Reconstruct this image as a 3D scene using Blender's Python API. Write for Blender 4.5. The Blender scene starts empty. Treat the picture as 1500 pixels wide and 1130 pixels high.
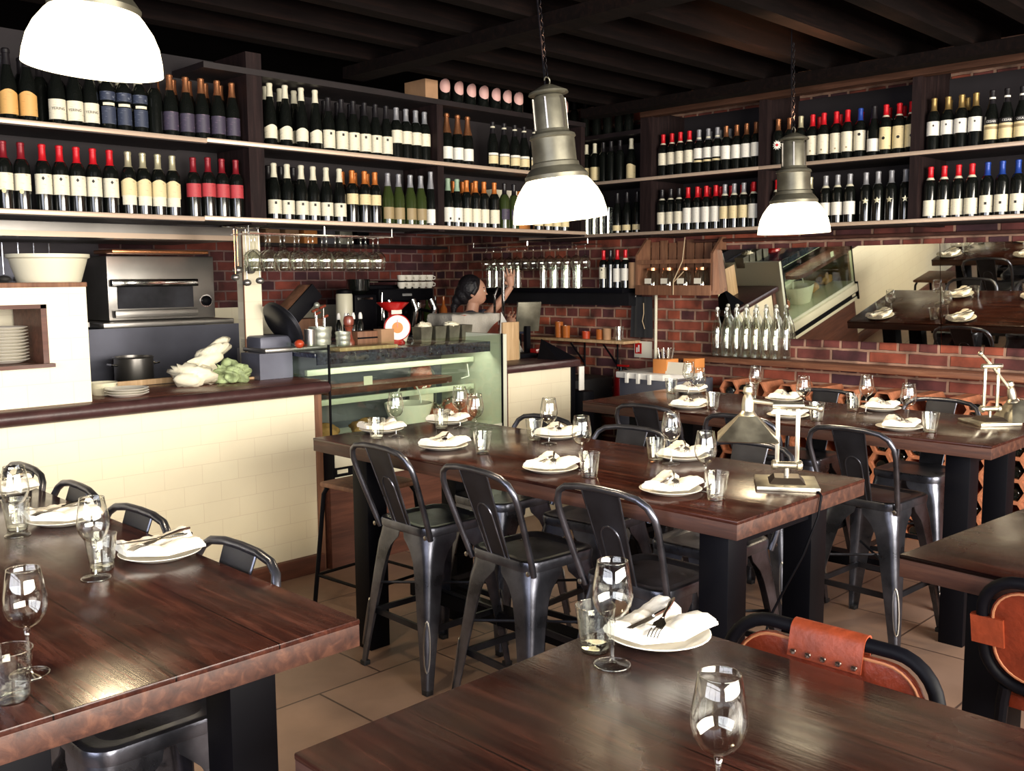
import bpy, bmesh, math, random
from mathutils import Vector, Matrix, Euler
random.seed(7)
R = math.radians; PI = math.pi
scn = bpy.context.scene; COL = scn.collection
# ------------------------------------------------------------------ camera
cam_d = bpy.data.cameras.new('camera'); cam = bpy.data.objects.new('camera', cam_d); COL.objects.link(cam)
cam_d.sensor_width = 36; cam_d.lens = 1421/1500*36; cam_d.clip_start = .05; cam_d.clip_end = 60
cam.matrix_world = Matrix(((.70678361, .08403282, -.7024211, 0), (-.7073885, .07322183, -.7030221, 0), (-.00764438, .99376911, .11119584, 1.63), (0, 0, 0, 1)))
scn.camera = cam
scn.view_settings.view_transform = 'Standard'; scn.view_settings.look = 'None'
scn.view_settings.exposure = 0.0; scn.view_settings.gamma = 1; scn.view_settings.use_curve_mapping = False
try: scn.cycles.transparent_max_bounces = 32; scn.cycles.max_bounces = 10; scn.cycles.sample_clamp_indirect = 4.0
except Exception: pass
w = bpy.data.worlds.new('world'); scn.world = w; w.use_nodes = True
w.node_tree.nodes['Background'].inputs[0].default_value = (.6, .45, .8, 1); w.node_tree.nodes['Background'].inputs[1].default_value = .9
def area(name, loc, rot, sx, sy, power, color):
    d = bpy.data.lights.new(name, 'AREA'); d.shape = 'RECTANGLE'; d.size = sx; d.size_y = sy; d.energy = power; d.color = color
    o = bpy.data.objects.new(name, d); o.location = loc; o.rotation_euler = rot; COL.objects.link(o); return o
def lamp_light(name, loc, power, color, r=.04, spot=None, rot=(0, 0, 0)):
    d = bpy.data.lights.new(name, 'SPOT' if spot else 'POINT'); d.energy = power; d.color = color; d.shadow_soft_size = r
    if spot: d.spot_size = R(spot); d.spot_blend = .6
    o = bpy.data.objects.new(name, d); o.location = loc; o.rotation_euler = rot; COL.objects.link(o); return o
DAY = (1.0, .93, .80)
area('daylight_front_window', (1.9, -2.32, 1.85), (R(84), 0, 0), 5.6, 1.7, 760, DAY)
area('daylight_side_window', (-1.72, .6, 1.85), (R(90), 0, R(-90)), 3.8, 1.7, 150, (.88, .92, 1.0))

# ------------------------------------------------------------------ materials
MATS = {}
def new_mat(name):
    m = bpy.data.materials.new(name); m.use_nodes = True; MATS[name] = m
    return m, m.node_tree, m.node_tree.nodes['Principled BSDF']
def P(name, col, rough=.5, metal=0., spec=None, coat=0., var=0., vscale=6., bump=0., bscale=40., sheen=0., sub=None, rvar=0.):
    m, nt, b = new_mat(name); N = nt.nodes; L = nt.links
    b.inputs['Base Color'].default_value = (*col, 1); b.inputs['Roughness'].default_value = rough; b.inputs['Metallic'].default_value = metal
    if spec is not None: b.inputs['Specular IOR Level'].default_value = spec
    if coat: b.inputs['Coat Weight'].default_value = coat; b.inputs['Coat Roughness'].default_value = .15
    if sheen: b.inputs['Sheen Weight'].default_value = sheen
    tc = N.new('ShaderNodeTexCoord')
    if var:
        n = N.new('ShaderNodeTexNoise'); n.inputs['Scale'].default_value = vscale; n.inputs['Detail'].default_value = 6; L.new(tc.outputs['Object'], n.inputs['Vector'])
        r = N.new('ShaderNodeValToRGB'); r.color_ramp.elements[0].position = .3; r.color_ramp.elements[1].position = .75
        r.color_ramp.elements[0].color = (*[c*(1-var) for c in col], 1); r.color_ramp.elements[1].color = (*[min(1, c*(1+var)) for c in col], 1)
        L.new(n.outputs['Fac'], r.inputs[0]); L.new(r.outputs[0], b.inputs['Base Color'])
        if rvar:
            mr = N.new('ShaderNodeMapRange'); mr.inputs['To Min'].default_value = max(.03, rough-rvar); mr.inputs['To Max'].default_value = rough+rvar
            L.new(n.outputs['Fac'], mr.inputs['Value']); L.new(mr.outputs[0], b.inputs['Roughness'])
    if bump:
        n2 = N.new('ShaderNodeTexNoise'); n2.inputs['Scale'].default_value = bscale; n2.inputs['Detail'].default_value = 4; L.new(tc.outputs['Object'], n2.inputs['Vector'])
        bp = N.new('ShaderNodeBump'); bp.inputs['Strength'].default_value = bump; bp.inputs['Distance'].default_value = .01
        L.new(n2.outputs['Fac'], bp.inputs['Height']); L.new(bp.outputs[0], b.inputs['Normal'])
    return m
def wood(name, c1, c2, c3, axis='Y', rough=.3, planks=0., bump=.15, coat=0., scratch=0., spec=None):
    """grain streaks along axis; plank joints across the other horizontal axis"""
    m, nt, b = new_mat(name); N = nt.nodes; L = nt.links
    tc = N.new('ShaderNodeTexCoord'); mp = N.new('ShaderNodeMapping'); L.new(tc.outputs['Object'], mp.inputs[0])
    s = {'X': (1.2, 16, 16), 'Y': (16, 1.2, 16), 'Z': (16, 16, 1.2)}[axis]; mp.inputs['Scale'].default_value = s
    n = N.new('ShaderNodeTexNoise'); n.inputs['Scale'].default_value = 2.2; n.inputs['Detail'].default_value = 9; n.inputs['Roughness'].default_value = .62; n.inputs['Distortion'].default_value = .5
    L.new(mp.outputs[0], n.inputs['Vector'])
    r = N.new('ShaderNodeValToRGB'); e = r.color_ramp.elements; e[0].position = .3; e[0].color = (*c1, 1); e[1].position = .72; e[1].color = (*c3, 1)
    k = r.color_ramp.elements.new(.52); k.color = (*c2, 1); L.new(n.outputs['Fac'], r.inputs[0]); colout = r.outputs[0]
    b.inputs['Roughness'].default_value = rough
    if coat: b.inputs['Coat Weight'].default_value = coat; b.inputs['Coat Roughness'].default_value = .2
    n3 = N.new('ShaderNodeTexNoise'); n3.inputs['Scale'].default_value = 3.; n3.inputs['Detail'].default_value = 5; L.new(tc.outputs['Object'], n3.inputs['Vector'])
    mr = N.new('ShaderNodeMapRange'); mr.inputs['From Min'].default_value = .35; mr.inputs['From Max'].default_value = .7; mr.inputs['To Min'].default_value = max(.05, rough-.08); mr.inputs['To Max'].default_value = rough+.14
    L.new(n3.outputs['Fac'], mr.inputs['Value']); L.new(mr.outputs[0], b.inputs['Roughness'])
    h = n.outputs['Fac']
    if scratch:
        mp2 = N.new('ShaderNodeMapping'); mp2.inputs['Scale'].default_value = (13, 2.2, 3) if axis == 'Y' else (2.2, 13, 3); mp2.inputs['Rotation'].default_value = (0, 0, .12); L.new(tc.outputs['Object'], mp2.inputs[0])
        n4 = N.new('ShaderNodeTexNoise'); n4.inputs['Scale'].default_value = 1.6; n4.inputs['Detail'].default_value = 10; n4.inputs['Roughness'].default_value = .7; n4.inputs['Distortion'].default_value = .4; L.new(mp2.outputs[0], n4.inputs['Vector'])
        r4 = N.new('ShaderNodeValToRGB'); r4.color_ramp.elements[0].position = .52; r4.color_ramp.elements[0].color = (0, 0, 0, 1); r4.color_ramp.elements[1].position = .8; r4.color_ramp.elements[1].color = (scratch, scratch, scratch, 1)
        L.new(n4.outputs['Fac'], r4.inputs[0])
        mx = N.new('ShaderNodeMixRGB'); mx.inputs[2].default_value = (*[min(1, c*2.2+.03) for c in c3], 1); L.new(r4.outputs[0], mx.inputs[0]); L.new(colout, mx.inputs[1]); colout = mx.outputs[0]
    if planks:
        br = N.new('ShaderNodeTexBrick'); br.offset = 0.; br.inputs['Scale'].default_value = 1; br.inputs['Brick Width'].default_value = 9; br.inputs['Row Height'].default_value = planks
        br.inputs['Mortar Size'].default_value = .0018; br.inputs['Mortar Smooth'].default_value = .3
        cx = N.new('ShaderNodeSeparateXYZ'); cb = N.new('ShaderNodeCombineXYZ'); L.new(tc.outputs['Object'], cx.inputs[0])
        if axis == 'Y': L.new(cx.outputs[1], cb.inputs[0]); L.new(cx.outputs[0], cb.inputs[1])
        else: L.new(cx.outputs[0], cb.inputs[0]); L.new(cx.outputs[1], cb.inputs[1])
        ad = N.new('ShaderNodeVectorMath'); ad.inputs[1].default_value = (4.5, planks*20, 0); L.new(cb.outputs[0], ad.inputs[0]); L.new(ad.outputs[0], br.inputs['Vector'])
        mx = N.new('ShaderNodeMixRGB'); mx.inputs[2].default_value = (*[c*.35 for c in c1], 1); L.new(br.outputs['Fac'], mx.inputs[0]); L.new(colout, mx.inputs[1]); colout = mx.outputs[0]
    if spec is not None: b.inputs['Specular IOR Level'].default_value = spec
    L.new(colout, b.inputs['Base Color'])
    bp = N.new('ShaderNodeBump'); bp.inputs['Strength'].default_value = bump; bp.inputs['Distance'].default_value = .004; L.new(h, bp.inputs['Height']); L.new(bp.outputs[0], b.inputs['Normal'])
    return m
def brick(name, plane, bw, rh, c1, c2, mortar, ms, rough=.8, bump=.6, offset=.5, var=.5, shift=(0, 0), nscale=5., msmooth=.2, grey=None, warp=.012, squash=1.):
    m, nt, b = new_mat(name); N = nt.nodes; L = nt.links
    tc = N.new('ShaderNodeTexCoord'); sp = N.new('ShaderNodeSeparateXYZ'); cb = N.new('ShaderNodeCombineXYZ'); L.new(tc.outputs['Object'], sp.inputs[0])
    a, c = {'XZ': (0, 2), 'YZ': (1, 2), 'XY': (0, 1)}[plane]; L.new(sp.outputs[a], cb.inputs[0]); L.new(sp.outputs[c], cb.inputs[1])
    ad = N.new('ShaderNodeVectorMath'); ad.inputs[1].default_value = (shift[0]+40*bw, shift[1]+60*rh, 0); L.new(cb.outputs[0], ad.inputs[0])
    vec = ad.outputs[0]
    if warp:
        nw = N.new('ShaderNodeTexNoise'); nw.inputs['Scale'].default_value = 9; nw.inputs['Detail'].default_value = 3; L.new(tc.outputs['Object'], nw.inputs['Vector'])
        sc = N.new('ShaderNodeVectorMath'); sc.operation = 'SCALE'; sc.inputs['Scale'].default_value = warp; L.new(nw.outputs['Color'], sc.inputs[0])
        a2 = N.new('ShaderNodeVectorMath'); L.new(vec, a2.inputs[0]); L.new(sc.outputs[0], a2.inputs[1]); vec = a2.outputs[0]
    br = N.new('ShaderNodeTexBrick'); br.offset = offset; br.squash = squash; br.squash_frequency = 2; L.new(vec, br.inputs['Vector'])
    br.inputs['Scale'].default_value = 1; br.inputs['Brick Width'].default_value = bw; br.inputs['Row Height'].default_value = rh
    br.inputs['Mortar Size'].default_value = ms; br.inputs['Mortar Smooth'].default_value = msmooth; br.inputs['Bias'].default_value = 0
    br.inputs['Color1'].default_value = (*c1, 1); br.inputs['Color2'].default_value = (*c2, 1); br.inputs['Mortar'].default_value = (*mortar, 1)
    col = br.outputs['Color']
    n = N.new('ShaderNodeTexNoise'); n.inputs['Scale'].default_value = nscale; n.inputs['Detail'].default_value = 6; L.new(tc.outputs['Object'], n.inputs['Vector'])
    r = N.new('ShaderNodeValToRGB'); r.color_ramp.elements[0].position = .3; r.color_ramp.elements[0].color = (1-var,)*3+(1,); r.color_ramp.elements[1].position = .7; r.color_ramp.elements[1].color = (1+var*.3,)*3+(1,)
    L.new(n.outputs['Fac'], r.inputs[0])
    mx = N.new('ShaderNodeMixRGB'); mx.blend_type = 'MULTIPLY'; mx.inputs[0].default_value = 1; L.new(col, mx.inputs[1]); L.new(r.outputs[0], mx.inputs[2])
    L.new(mx.outputs[0], b.inputs['Base Color']); b.inputs['Roughness'].default_value = rough
    iv = N.new('ShaderNodeMath'); iv.operation = 'SUBTRACT'; iv.inputs[0].default_value = 1; L.new(br.outputs['Fac'], iv.inputs[1])
    bp = N.new('ShaderNodeBump'); bp.inputs['Strength'].default_value = bump; bp.inputs['Distance'].default_value = .008; L.new(iv.outputs[0], bp.inputs['Height']); L.new(bp.outputs[0], b.inputs['Normal'])
    return m
def thin_glass(name, tint=(.96, .98, .95), k=1.0, rough=.0):
    m = bpy.data.materials.new(name); m.use_nodes = True; nt = m.node_tree; N = nt.nodes; L = nt.links
    N.remove(N['Principled BSDF']); out = N['Material Output']
    t = N.new('ShaderNodeBsdfTransparent'); t.inputs[0].default_value = (*tint, 1); g = N.new('ShaderNodeBsdfGlossy'); g.inputs['Roughness'].default_value = rough; g.inputs[0].default_value = (1, 1, .97, 1)
    f = N.new('ShaderNodeFresnel'); ge = N.new('ShaderNodeNewGeometry'); mr = N.new('ShaderNodeMapRange'); mr.inputs['To Min'].default_value = 1.5; mr.inputs['To Max'].default_value = 1/1.5; L.new(ge.outputs['Backfacing'], mr.inputs['Value']); L.new(mr.outputs[0], f.inputs['IOR']); mu = N.new('ShaderNodeMath'); mu.operation = 'MULTIPLY'; mu.inputs[1].default_value = k; mu.use_clamp = True
    L.new(f.outputs[0], mu.inputs[0]); mi = N.new('ShaderNodeMixShader'); L.new(mu.outputs[0], mi.inputs[0]); L.new(t.outputs[0], mi.inputs[1]); L.new(g.outputs[0], mi.inputs[2]); L.new(mi.outputs[0], out.inputs[0])
    return m
def emit(name, col, s):
    m, nt, b = new_mat(name); b.inputs['Base Color'].default_value = (*col, 1); b.inputs['Emission Color'].default_value = (*col, 1); b.inputs['Emission Strength'].default_value = s; return m
def label_mat(name, col, ink=(.25, .18, .12), lines=.5):
    m, nt, b = new_mat(name); N = nt.nodes; L = nt.links; b.inputs['Roughness'].default_value = .55
    tc = N.new('ShaderNodeTexCoord'); mp = N.new('ShaderNodeMapping'); mp.inputs['Scale'].default_value = (28, 28, 90); L.new(tc.outputs['Object'], mp.inputs[0])
    n = N.new('ShaderNodeTexNoise'); n.inputs['Scale'].default_value = 1.2; n.inputs['Detail'].default_value = 1; L.new(mp.outputs[0], n.inputs['Vector'])
    r = N.new('ShaderNodeValToRGB'); r.color_ramp.elements[0].position = .62; r.color_ramp.elements[0].color = (*col, 1); r.color_ramp.elements[1].position = .74
    r.color_ramp.elements[1].color = (*[c*(1-lines)+i*lines for c, i in zip(col, ink)], 1); L.new(n.outputs['Fac'], r.inputs[0]); L.new(r.outputs[0], b.inputs['Base Color'])
    return m

M = dict(
 table=wood('table_wood', (.012, .004, .004), (.036, .0105, .007), (.085, .026, .016), 'Y', .2, .21, .15, scratch=.3, spec=.28),
 table_edge=wood('table_edge_wood', (.025, .009, .007), (.06, .022, .014), (.12, .048, .028), 'Y', .55, 0, .25),
 black=P('black_painted_steel', (.0025, .0025, .0045), .55, spec=.12), blackwood=P('black_stained_wood', (.006, .006, .008), .5, var=.4),
 gun=P('gunmetal_steel', (.13, .135, .165), .3, .9, var=.6, vscale=9, rvar=.1, bump=.05, bscale=120), gundark=P('dark_gunmetal', (.035, .036, .045), .4, .7, var=.4, vscale=8, rvar=.1),
 worn=P('worn_steel_edge', (.45, .42, .38), .3, 1.), 
 leather=P('orange_leather', (.19, .026, .008), .42, var=.45, vscale=14, rvar=.1, bump=.25, bscale=60), leather2=P('pale_leather', (.25, .04, .012), .5, var=.3, vscale=20, bump=.2, bscale=60), stitch=P('stitching', (.42, .17, .08), .7),
 porcelain=P('white_porcelain', (.88, .84, .74), .18, spec=.6), linen=P('white_linen', (.92, .88, .80), .85, bump=.35, bscale=35), steel=P('cutlery_steel', (.62, .6, .56), .18, 1.),
 stainless=P('stainless_steel', (.42, .40, .38), .34, .9, var=.2, vscale=3), stainless_d=P('dull_blue_steel', (.14, .145, .19), .5, .35, var=.25, vscale=3),
 chrome=P('chrome', (.75, .75, .75), .1, 1.), brass=P('aged_silver_brass', (.80, .71, .57), .36, 1., var=.35, vscale=14, rvar=.12), brass_d=P('dark_brass', (.12, .09, .07), .35, .8),
 galv=P('galvanised_lamp_housing', (.17, .16, .12), .42, .6, var=.45, vscale=10, rvar=.1), shade=emit('glowing_opal_shade', (1., .88, .62), 3.2),
 tile=brick('cream_wall_tiles', 'XZ', .20, .10, (.87, .80, .60), (.86, .78, .585), (.77, .68, .50), .0018, .35, .06, var=.04, warp=0),
 tileyz=brick('cream_wall_tiles_side', 'YZ', .20, .10, (.87, .80, .60), (.86, .78, .585), (.77, .68, .50), .0018, .35, .06, var=.04, warp=0),
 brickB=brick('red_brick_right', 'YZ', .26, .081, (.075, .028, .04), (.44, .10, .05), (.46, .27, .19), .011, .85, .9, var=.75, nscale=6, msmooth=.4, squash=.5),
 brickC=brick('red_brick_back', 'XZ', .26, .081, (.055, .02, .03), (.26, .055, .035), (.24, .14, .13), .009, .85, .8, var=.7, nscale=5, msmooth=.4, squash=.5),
 floor=brick('stone_floor_tiles', 'XY', .60, .46, (.34, .22, .165), (.29, .185, .14), (.09, .055, .045), .005, .45, .15, var=.35, shift=(.05, .08), nscale=2.5, warp=0),
 plaster=P('dark_plaster', (.03, .022, .022), .9), kwall=P('kitchen_wall', (.10, .085, .10), .6, var=.2), ceil=P('black_ceiling_paint', (.005, .0035, .004), .95, var=.3, bump=.2, bscale=10, spec=.08),
 beam=wood('ceiling_beam_wood', (.003, .002, .002), (.005, .003, .0028), (.010, .005, .004), 'X', .9, 0, .4, spec=.08), beamy=wood('plank_rail_wood', (.04, .018, .012), (.07, .032, .02), (.12, .055, .035), 'Y', .8, 0, .5, spec=.15),
 shelfw=wood('dark_shelf_wood', (.009, .0045, .005), (.017, .009, .009), (.034, .018, .017), 'Z', .7, 0, .3, spec=.2), shelfx=P('dark_shelf_board', (.011, .006, .007), .55, var=.4), backp=P('shelf_back_board', (.014, .010, .012), .8, var=.3, vscale=3),
 rail=P('pale_brass_edge_rail', (.78, .60, .46), .38, .45), worktop=wood('oiled_worktop', (.05, .018, .015), (.11, .04, .03), (.2, .08, .05), 'X', .28, 0, .15), nose=P('dark_worktop_nosing', (.055, .022, .022), .38, var=.3, vscale=12, bump=.1),
 woodlt=wood('pale_pine', (.42, .26, .13), (.55, .36, .19), (.68, .48, .28), 'Z', .6, 0, .2), woodmid=wood('mid_brown_timber', (.16, .07, .04), (.24, .11, .06), (.34, .17, .09), 'Z', .55, 0, .2), woodbase=wood('brown_skirting', (.07, .025, .016), (.12, .042, .026), (.18, .07, .042), 'X', .5, 0, .2),
 ledge=wood('oak_ledge', (.13, .05, .03), (.22, .09, .05), (.34, .16, .09), 'Y', .45, 0, .2), cream=P('cream_enamel', (.85, .82, .64), .35), mint=P('pale_green_enamel', (.66, .68, .56), .35), 
 terra=P('terracotta', (.52, .19, .095), .8, var=.3, vscale=20, bump=.2, bscale=50), mirror=P('mirror_glass', (.86, .87, .82), .015, 1.),
 bottle=P('dark_bottle_glass', (.006, .007, .006), .06, spec=.7, coat=.3), green=P('green_bottle_glass', (.035, .05, .014), .08, spec=.7), clear=thin_glass('clear_glass', (.975, .985, .965), 2.6), glass=thin_glass('thin_wine_glass', (.985, .99, .98), 2.0), case=thin_glass('cabinet_glass', (.88, .93, .87), 1.0), glassfoot=thin_glass('thick_foot_glass', (.985, .99, .98), .8), tumb=thin_glass('pressed_tumbler_glass', (.975, .98, .96), 1.7),
 red=P('red_enamel', (.5, .012, .012), .3, coat=.3), redcap=P('scarlet_foil', (.62, .012, .02), .35, .2), dredcap=P('wine_red_foil', (.24, .012, .02), .35, .2), cap_cream=P('cream_foil', (.72, .68, .52), .45), cap_gold=P('gold_foil', (.62, .42, .16), .3, .8), cap_orange=P('orange_foil', (.62, .19, .04), .35, .3), cap_black=P('black_foil', (.014, .012, .014), .3), cap_pale=P('pale_gold_foil', (.6, .55, .36), .3, .5), cap_blue=P('blue_foil', (.02, .06, .32), .3, .2), cap_green=P('pale_green_foil', (.3, .42, .3), .35), cap_copper=P('copper_foil', (.7, .3, .14), .25, .85), cap_grey=P('grey_foil', (.3, .3, .32), .35, .3),
 lab=label_mat('cream_label', (.86, .80, .62)), labw=label_mat('white_label', (.92, .89, .80), lines=.3), labgold=label_mat('ochre_label', (.75, .42, .13), (.4, .15, .05)), labred=label_mat('red_label', (.5, .05, .06), (.15, .02, .03)), labnavy=label_mat('navy_label', (.03, .04, .075), (.35, .38, .45)), labyel=label_mat('butter_label', (.82, .68, .38)), labpink=P('rose_label', (.72, .42, .38), .5), labdk=label_mat('violet_label', (.05, .04, .07), (.35, .2, .3)), labbrown=label_mat('brown_gold_label', (.35, .26, .13)),
 ink=P('black_ink', (.012, .01, .01), .6), white=P('white_paint', (.85, .83, .78), .5), plastic=P('white_plastic_tub', (.82, .78, .6), .35), paper=P('cream_paper', (.85, .8, .66), .8), card=P('brown_card', (.42, .24, .13), .8, var=.25), tin=P('ribbed_tin', (.42, .43, .36), .38, .6, var=.25, vscale=20), mill=P('polished_red_wood', (.26, .055, .03), .3, coat=.5, var=.3), wool=P('black_cotton', (.008, .008, .011), .9, sheen=.3), cloth=P('grey_towelling', (.42, .39, .34), .95, bump=.5, bscale=90), rope=P('twine', (.6, .45, .28), .9), rust=P('rusty_pipe', (.10, .04, .03), .6, .4, var=.4, vscale=10),
 skin=P('skin', (.62, .33, .22), .5, var=.1), hair=P('dark_hair', (.008, .006, .008), .5, bump=.5, bscale=60), shirt=P('slate_tshirt', (.05, .05, .075), .9, bump=.2, bscale=50), jeans=P('dark_trousers', (.012, .014, .03), .9),
 leaf=P('salad_leaves', (.34, .42, .2), .6, var=.6, vscale=25, bump=.5, bscale=40), paperw=P('butchers_paper', (.88, .82, .62), .8, bump=.4, bscale=25), bread=P('bread_crust', (.5, .27, .1), .8, var=.4, vscale=20, bump=.5, bscale=30), salami=P('pink_sausage', (.6, .16, .1), .5, var=.4, vscale=30), bag=thin_glass('clear_plastic_bag', (.9, .9, .88), 1.6, .1), orangepl=P('orange_card_box', (.72, .27, .07), .6), darkrub=P('black_rubber', (.01, .01, .012), .6), tomato=P('tomato_red', (.5, .06, .02), .3), amber=P('amber_syrup', (.45, .13, .03), .15, spec=.7), case_fill=emit('cabinet_fill_glow', (1, .97, .85), 3), warm=emit('warm_bulb', (1, .7, .4), 6), bluegrey=P('granite_top', (.03, .035, .06), .2, var=.8, vscale=60), box_navy=P('navy_box', (.02, .02, .05), .6), concrete=P('grey_mesh', (.12, .12, .14), .6))

# ------------------------------------------------------------------ mesh builder
class MB:
    def __init__(s): s.v = []; s.f = []
    def add(s, vs, fs, mt=None):
        o = len(s.v); s.v += [tuple(mt @ Vector(p)) if mt else tuple(p) for p in vs]; s.f += [tuple(i+o for i in f) for f in fs]; return s
    def box(s, x0, x1, y0, y1, z0, z1, mt=None, bev=0.):
        if bev:
            bm = bmesh.new(); bmesh.ops.create_cube(bm, size=1)
            for v in bm.verts: v.co = Vector(((x0+x1)/2+v.co.x*(x1-x0), (y0+y1)/2+v.co.y*(y1-y0), (z0+z1)/2+v.co.z*(z1-z0)))
            bmesh.ops.bevel(bm, geom=bm.edges[:], offset=bev, segments=2, affect='EDGES', profile=.5)
            bm.verts.index_update(); s.add([v.co.copy() for v in bm.verts], [[v.index for v in f.verts] for f in bm.faces], mt); bm.free(); return s
        vs = [(x, y, z) for z in (z0, z1) for y in (y0, y1) for x in (x0, x1)]
        return s.add(vs, [(0, 2, 3, 1), (4, 5, 7, 6), (0, 1, 5, 4), (2, 6, 7, 3), (0, 4, 6, 2), (1, 3, 7, 5)], mt)
    def lathe(s, prof, n=20, mt=None, cap0=True, cap1=True, a0=0, a1=None):
        """prof: (r,z) list"""
        full = a1 is None; a1 = 2*PI if full else a1; k = n if full else n+1; vs = []
        for r, z in prof:
            for i in range(k):
                a = a0+(a1-a0)*i/n; vs.append((r*math.cos(a), r*math.sin(a), z))
        fs = []
        for j in range(len(prof)-1):
            for i in range(n):
                i2 = (i+1) % k if full else i+1
                fs.append((j*k+i, j*k+i2, (j+1)*k+i2, (j+1)*k+i))
        if full and cap0 and prof[0][0] > 1e-5: fs.append(tuple(range(k))[::-1])
        if full and cap1 and prof[-1][0] > 1e-5: fs.append(tuple((len(prof)-1)*k+i for i in range(k)))
        return s.add(vs, fs, mt)
    def tube(s, pts, r, n=8, closed=False, mt=None):
        pts = [Vector(p) for p in pts]; m = len(pts); rs = r if isinstance(r, (list, tuple)) else [r]*m; vs = []; up = None
        for i, p in enumerate(pts):
            if closed: t = pts[(i+1) % m]-pts[i-1]
            else: t = pts[min(i+1, m-1)]-pts[max(i-1, 0)]
            t.normalize()
            if up is None: up = Vector((0, 0, 1)) if abs(t.z) < .9 else Vector((1, 0, 0))
            a = t.cross(up)
            if a.length < 1e-4: a = t.cross(Vector((.3, 1, .2)))
            a.normalize(); b = a.cross(t).normalized(); up = b
            for k in range(n):
                q = 2*PI*k/n; vs.append(p+(a*math.cos(q)+b*math.sin(q))*rs[i])
        fs = []
        for i in range(m if closed else m-1):
            for k in range(n):
                i2 = (i+1) % m; fs.append((i*n+k, i*n+(k+1) % n, i2*n+(k+1) % n, i2*n+k))
        if not closed: fs.append(tuple(range(n))[::-1]); fs.append(tuple((m-1)*n+k for k in range(n)))
        return s.add(vs, fs, mt)
    def prism(s, poly, h0, h1, mt=None):
        """2D polygon (x,y) extruded in z"""
        n = len(poly); vs = [(x, y, h0) for x, y in poly]+[(x, y, h1) for x, y in poly]
        fs = [tuple(range(n))[::-1], tuple(range(n, 2*n))]+[(i, (i+1) % n, n+(i+1) % n, n+i) for i in range(n)]
        return s.add(vs, fs, mt)
    def sphere(s, c, r, n=12, sc=(1, 1, 1), mt=None):
        pr = [(math.sin(PI*j/n)*r, -math.cos(PI*j/n)*r) for j in range(n+1)]; pr[0] = (1e-5, -r); pr[-1] = (1e-5, r)
        m2 = Matrix.Translation(c) @ Matrix.Diagonal((*sc, 1)); 
        return s.lathe(pr, 2*n, (mt @ m2) if mt else m2)
    def mesh(s, name, sharp=.6):
        me = bpy.data.meshes.new(name); me.from_pydata([tuple(v) for v in s.v], [], s.f); me.update()
        me.polygons.foreach_set('use_smooth', [True]*len(me.polygons))
        try: me.set_sharp_from_angle(angle=sharp)
        except Exception: pass
        return me
def link(name, me, mat, parent=None, label=None):
    o = bpy.data.objects.new(name, me); COL.objects.link(o)
    if mat is not None:
        if len(me.materials) == 0: me.materials.append(M[mat] if isinstance(mat, str) else mat)
    if parent: o.parent = parent
    if label: o['label'] = label
    return o
def part(parent, name, mb, mat, label=None, sharp=.6): return link(name, mb.mesh(name, sharp), mat, parent, label)
def T(name, label, cat, loc=(0, 0, 0), rz=0, group=None):
    o = bpy.data.objects.new(name, None); COL.objects.link(o); o.empty_display_size = .05; o.location = loc; o.rotation_euler = (0, 0, rz); o['label'] = label; o['category'] = cat
    if group: o['group'] = group
    return o
def one(name, mb, mat, label, cat, group=None, loc=(0, 0, 0), rz=0, sharp=.6):
    o = link(name, mb.mesh(name, sharp), mat); o.location = loc; o.rotation_euler = (0, 0, rz); o['label'] = label; o['category'] = cat
    if group: o['group'] = group
    return o
def S(name, mb, mat, parent=None):
    o = link(name, mb.mesh(name), mat, parent)
    if not parent: o['kind'] = 'structure'
    return o
def dup(src, loc, rz=0, label=None, group=None, rot=None):
    r = src.copy(); COL.objects.link(r); r.location = loc; r.rotation_euler = rot if rot else (0, 0, rz)
    if label: r['label'] = label
    if group: r['group'] = group
    for ch in src.children:
        c = ch.copy(); COL.objects.link(c); c.parent = r
        for g in ch.children: d = g.copy(); COL.objects.link(d); d.parent = c
    return r
class Kind:
    """first use places the original, later uses place copies"""
    def __init__(s, src): s.src = src; s.used = False
    def put(s, loc, rz, label, group=None, rot=None):
        if s.used: return dup(s.src, loc, rz, label, group, rot)
        s.used = True; o = s.src; o.location = loc; o.rotation_euler = rot if rot else (0, 0, rz); o['label'] = label
        if group: o['group'] = group
        return o
ORD = ['first', 'second', 'third', 'fourth', 'fifth', 'sixth', 'seventh', 'eighth', 'ninth', 'tenth', 'eleventh', 'twelfth', 'thirteenth', 'fourteenth', 'fifteenth', 'sixteenth', 'seventeenth', 'eighteenth', 'nineteenth', 'twentieth']
CNT = ['zero', 'one', 'two', 'three', 'four', 'five', 'six', 'seven', 'eight', 'nine', 'ten', 'eleven', 'twelve', 'thirteen', 'fourteen', 'fifteen', 'sixteen', 'seventeen', 'eighteen', 'nineteen', 'twenty']
def ordl(i, n, what, where):
    if n == 1: return f'single {what}, {where}'
    if n == 2: return f"{['left', 'right'][i]} one of two {what}s, {where}"
    if i == 0: pos = 'leftmost'
    elif i == n-1: pos = 'rightmost'
    else: pos = ORD[i]+' from left'
    return f'{pos} of {CNT[n]} {what}s, {where}'
TXT = {}
def text_geo(body, size):
    cu = bpy.data.curves.new('t', 'FONT'); cu.body = body; cu.size = size; cu.align_x = 'CENTER'; cu.align_y = 'CENTER'; cu.resolution_u = 2
    o = bpy.data.objects.new('t', cu); COL.objects.link(o); dg = bpy.context.evaluated_depsgraph_get(); me = bpy.data.meshes.new_from_object(o.evaluated_get(dg))
    vs = [v.co.copy() for v in me.vertices]; fs = [tuple(p.vertices) for p in me.polygons]; bpy.data.objects.remove(o); bpy.data.meshes.remove(me); return vs, fs
def rot_to(v, up=(0, 0, 1)): return Vector(v).to_track_quat('Z', 'Y').to_matrix().to_4x4()
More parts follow.
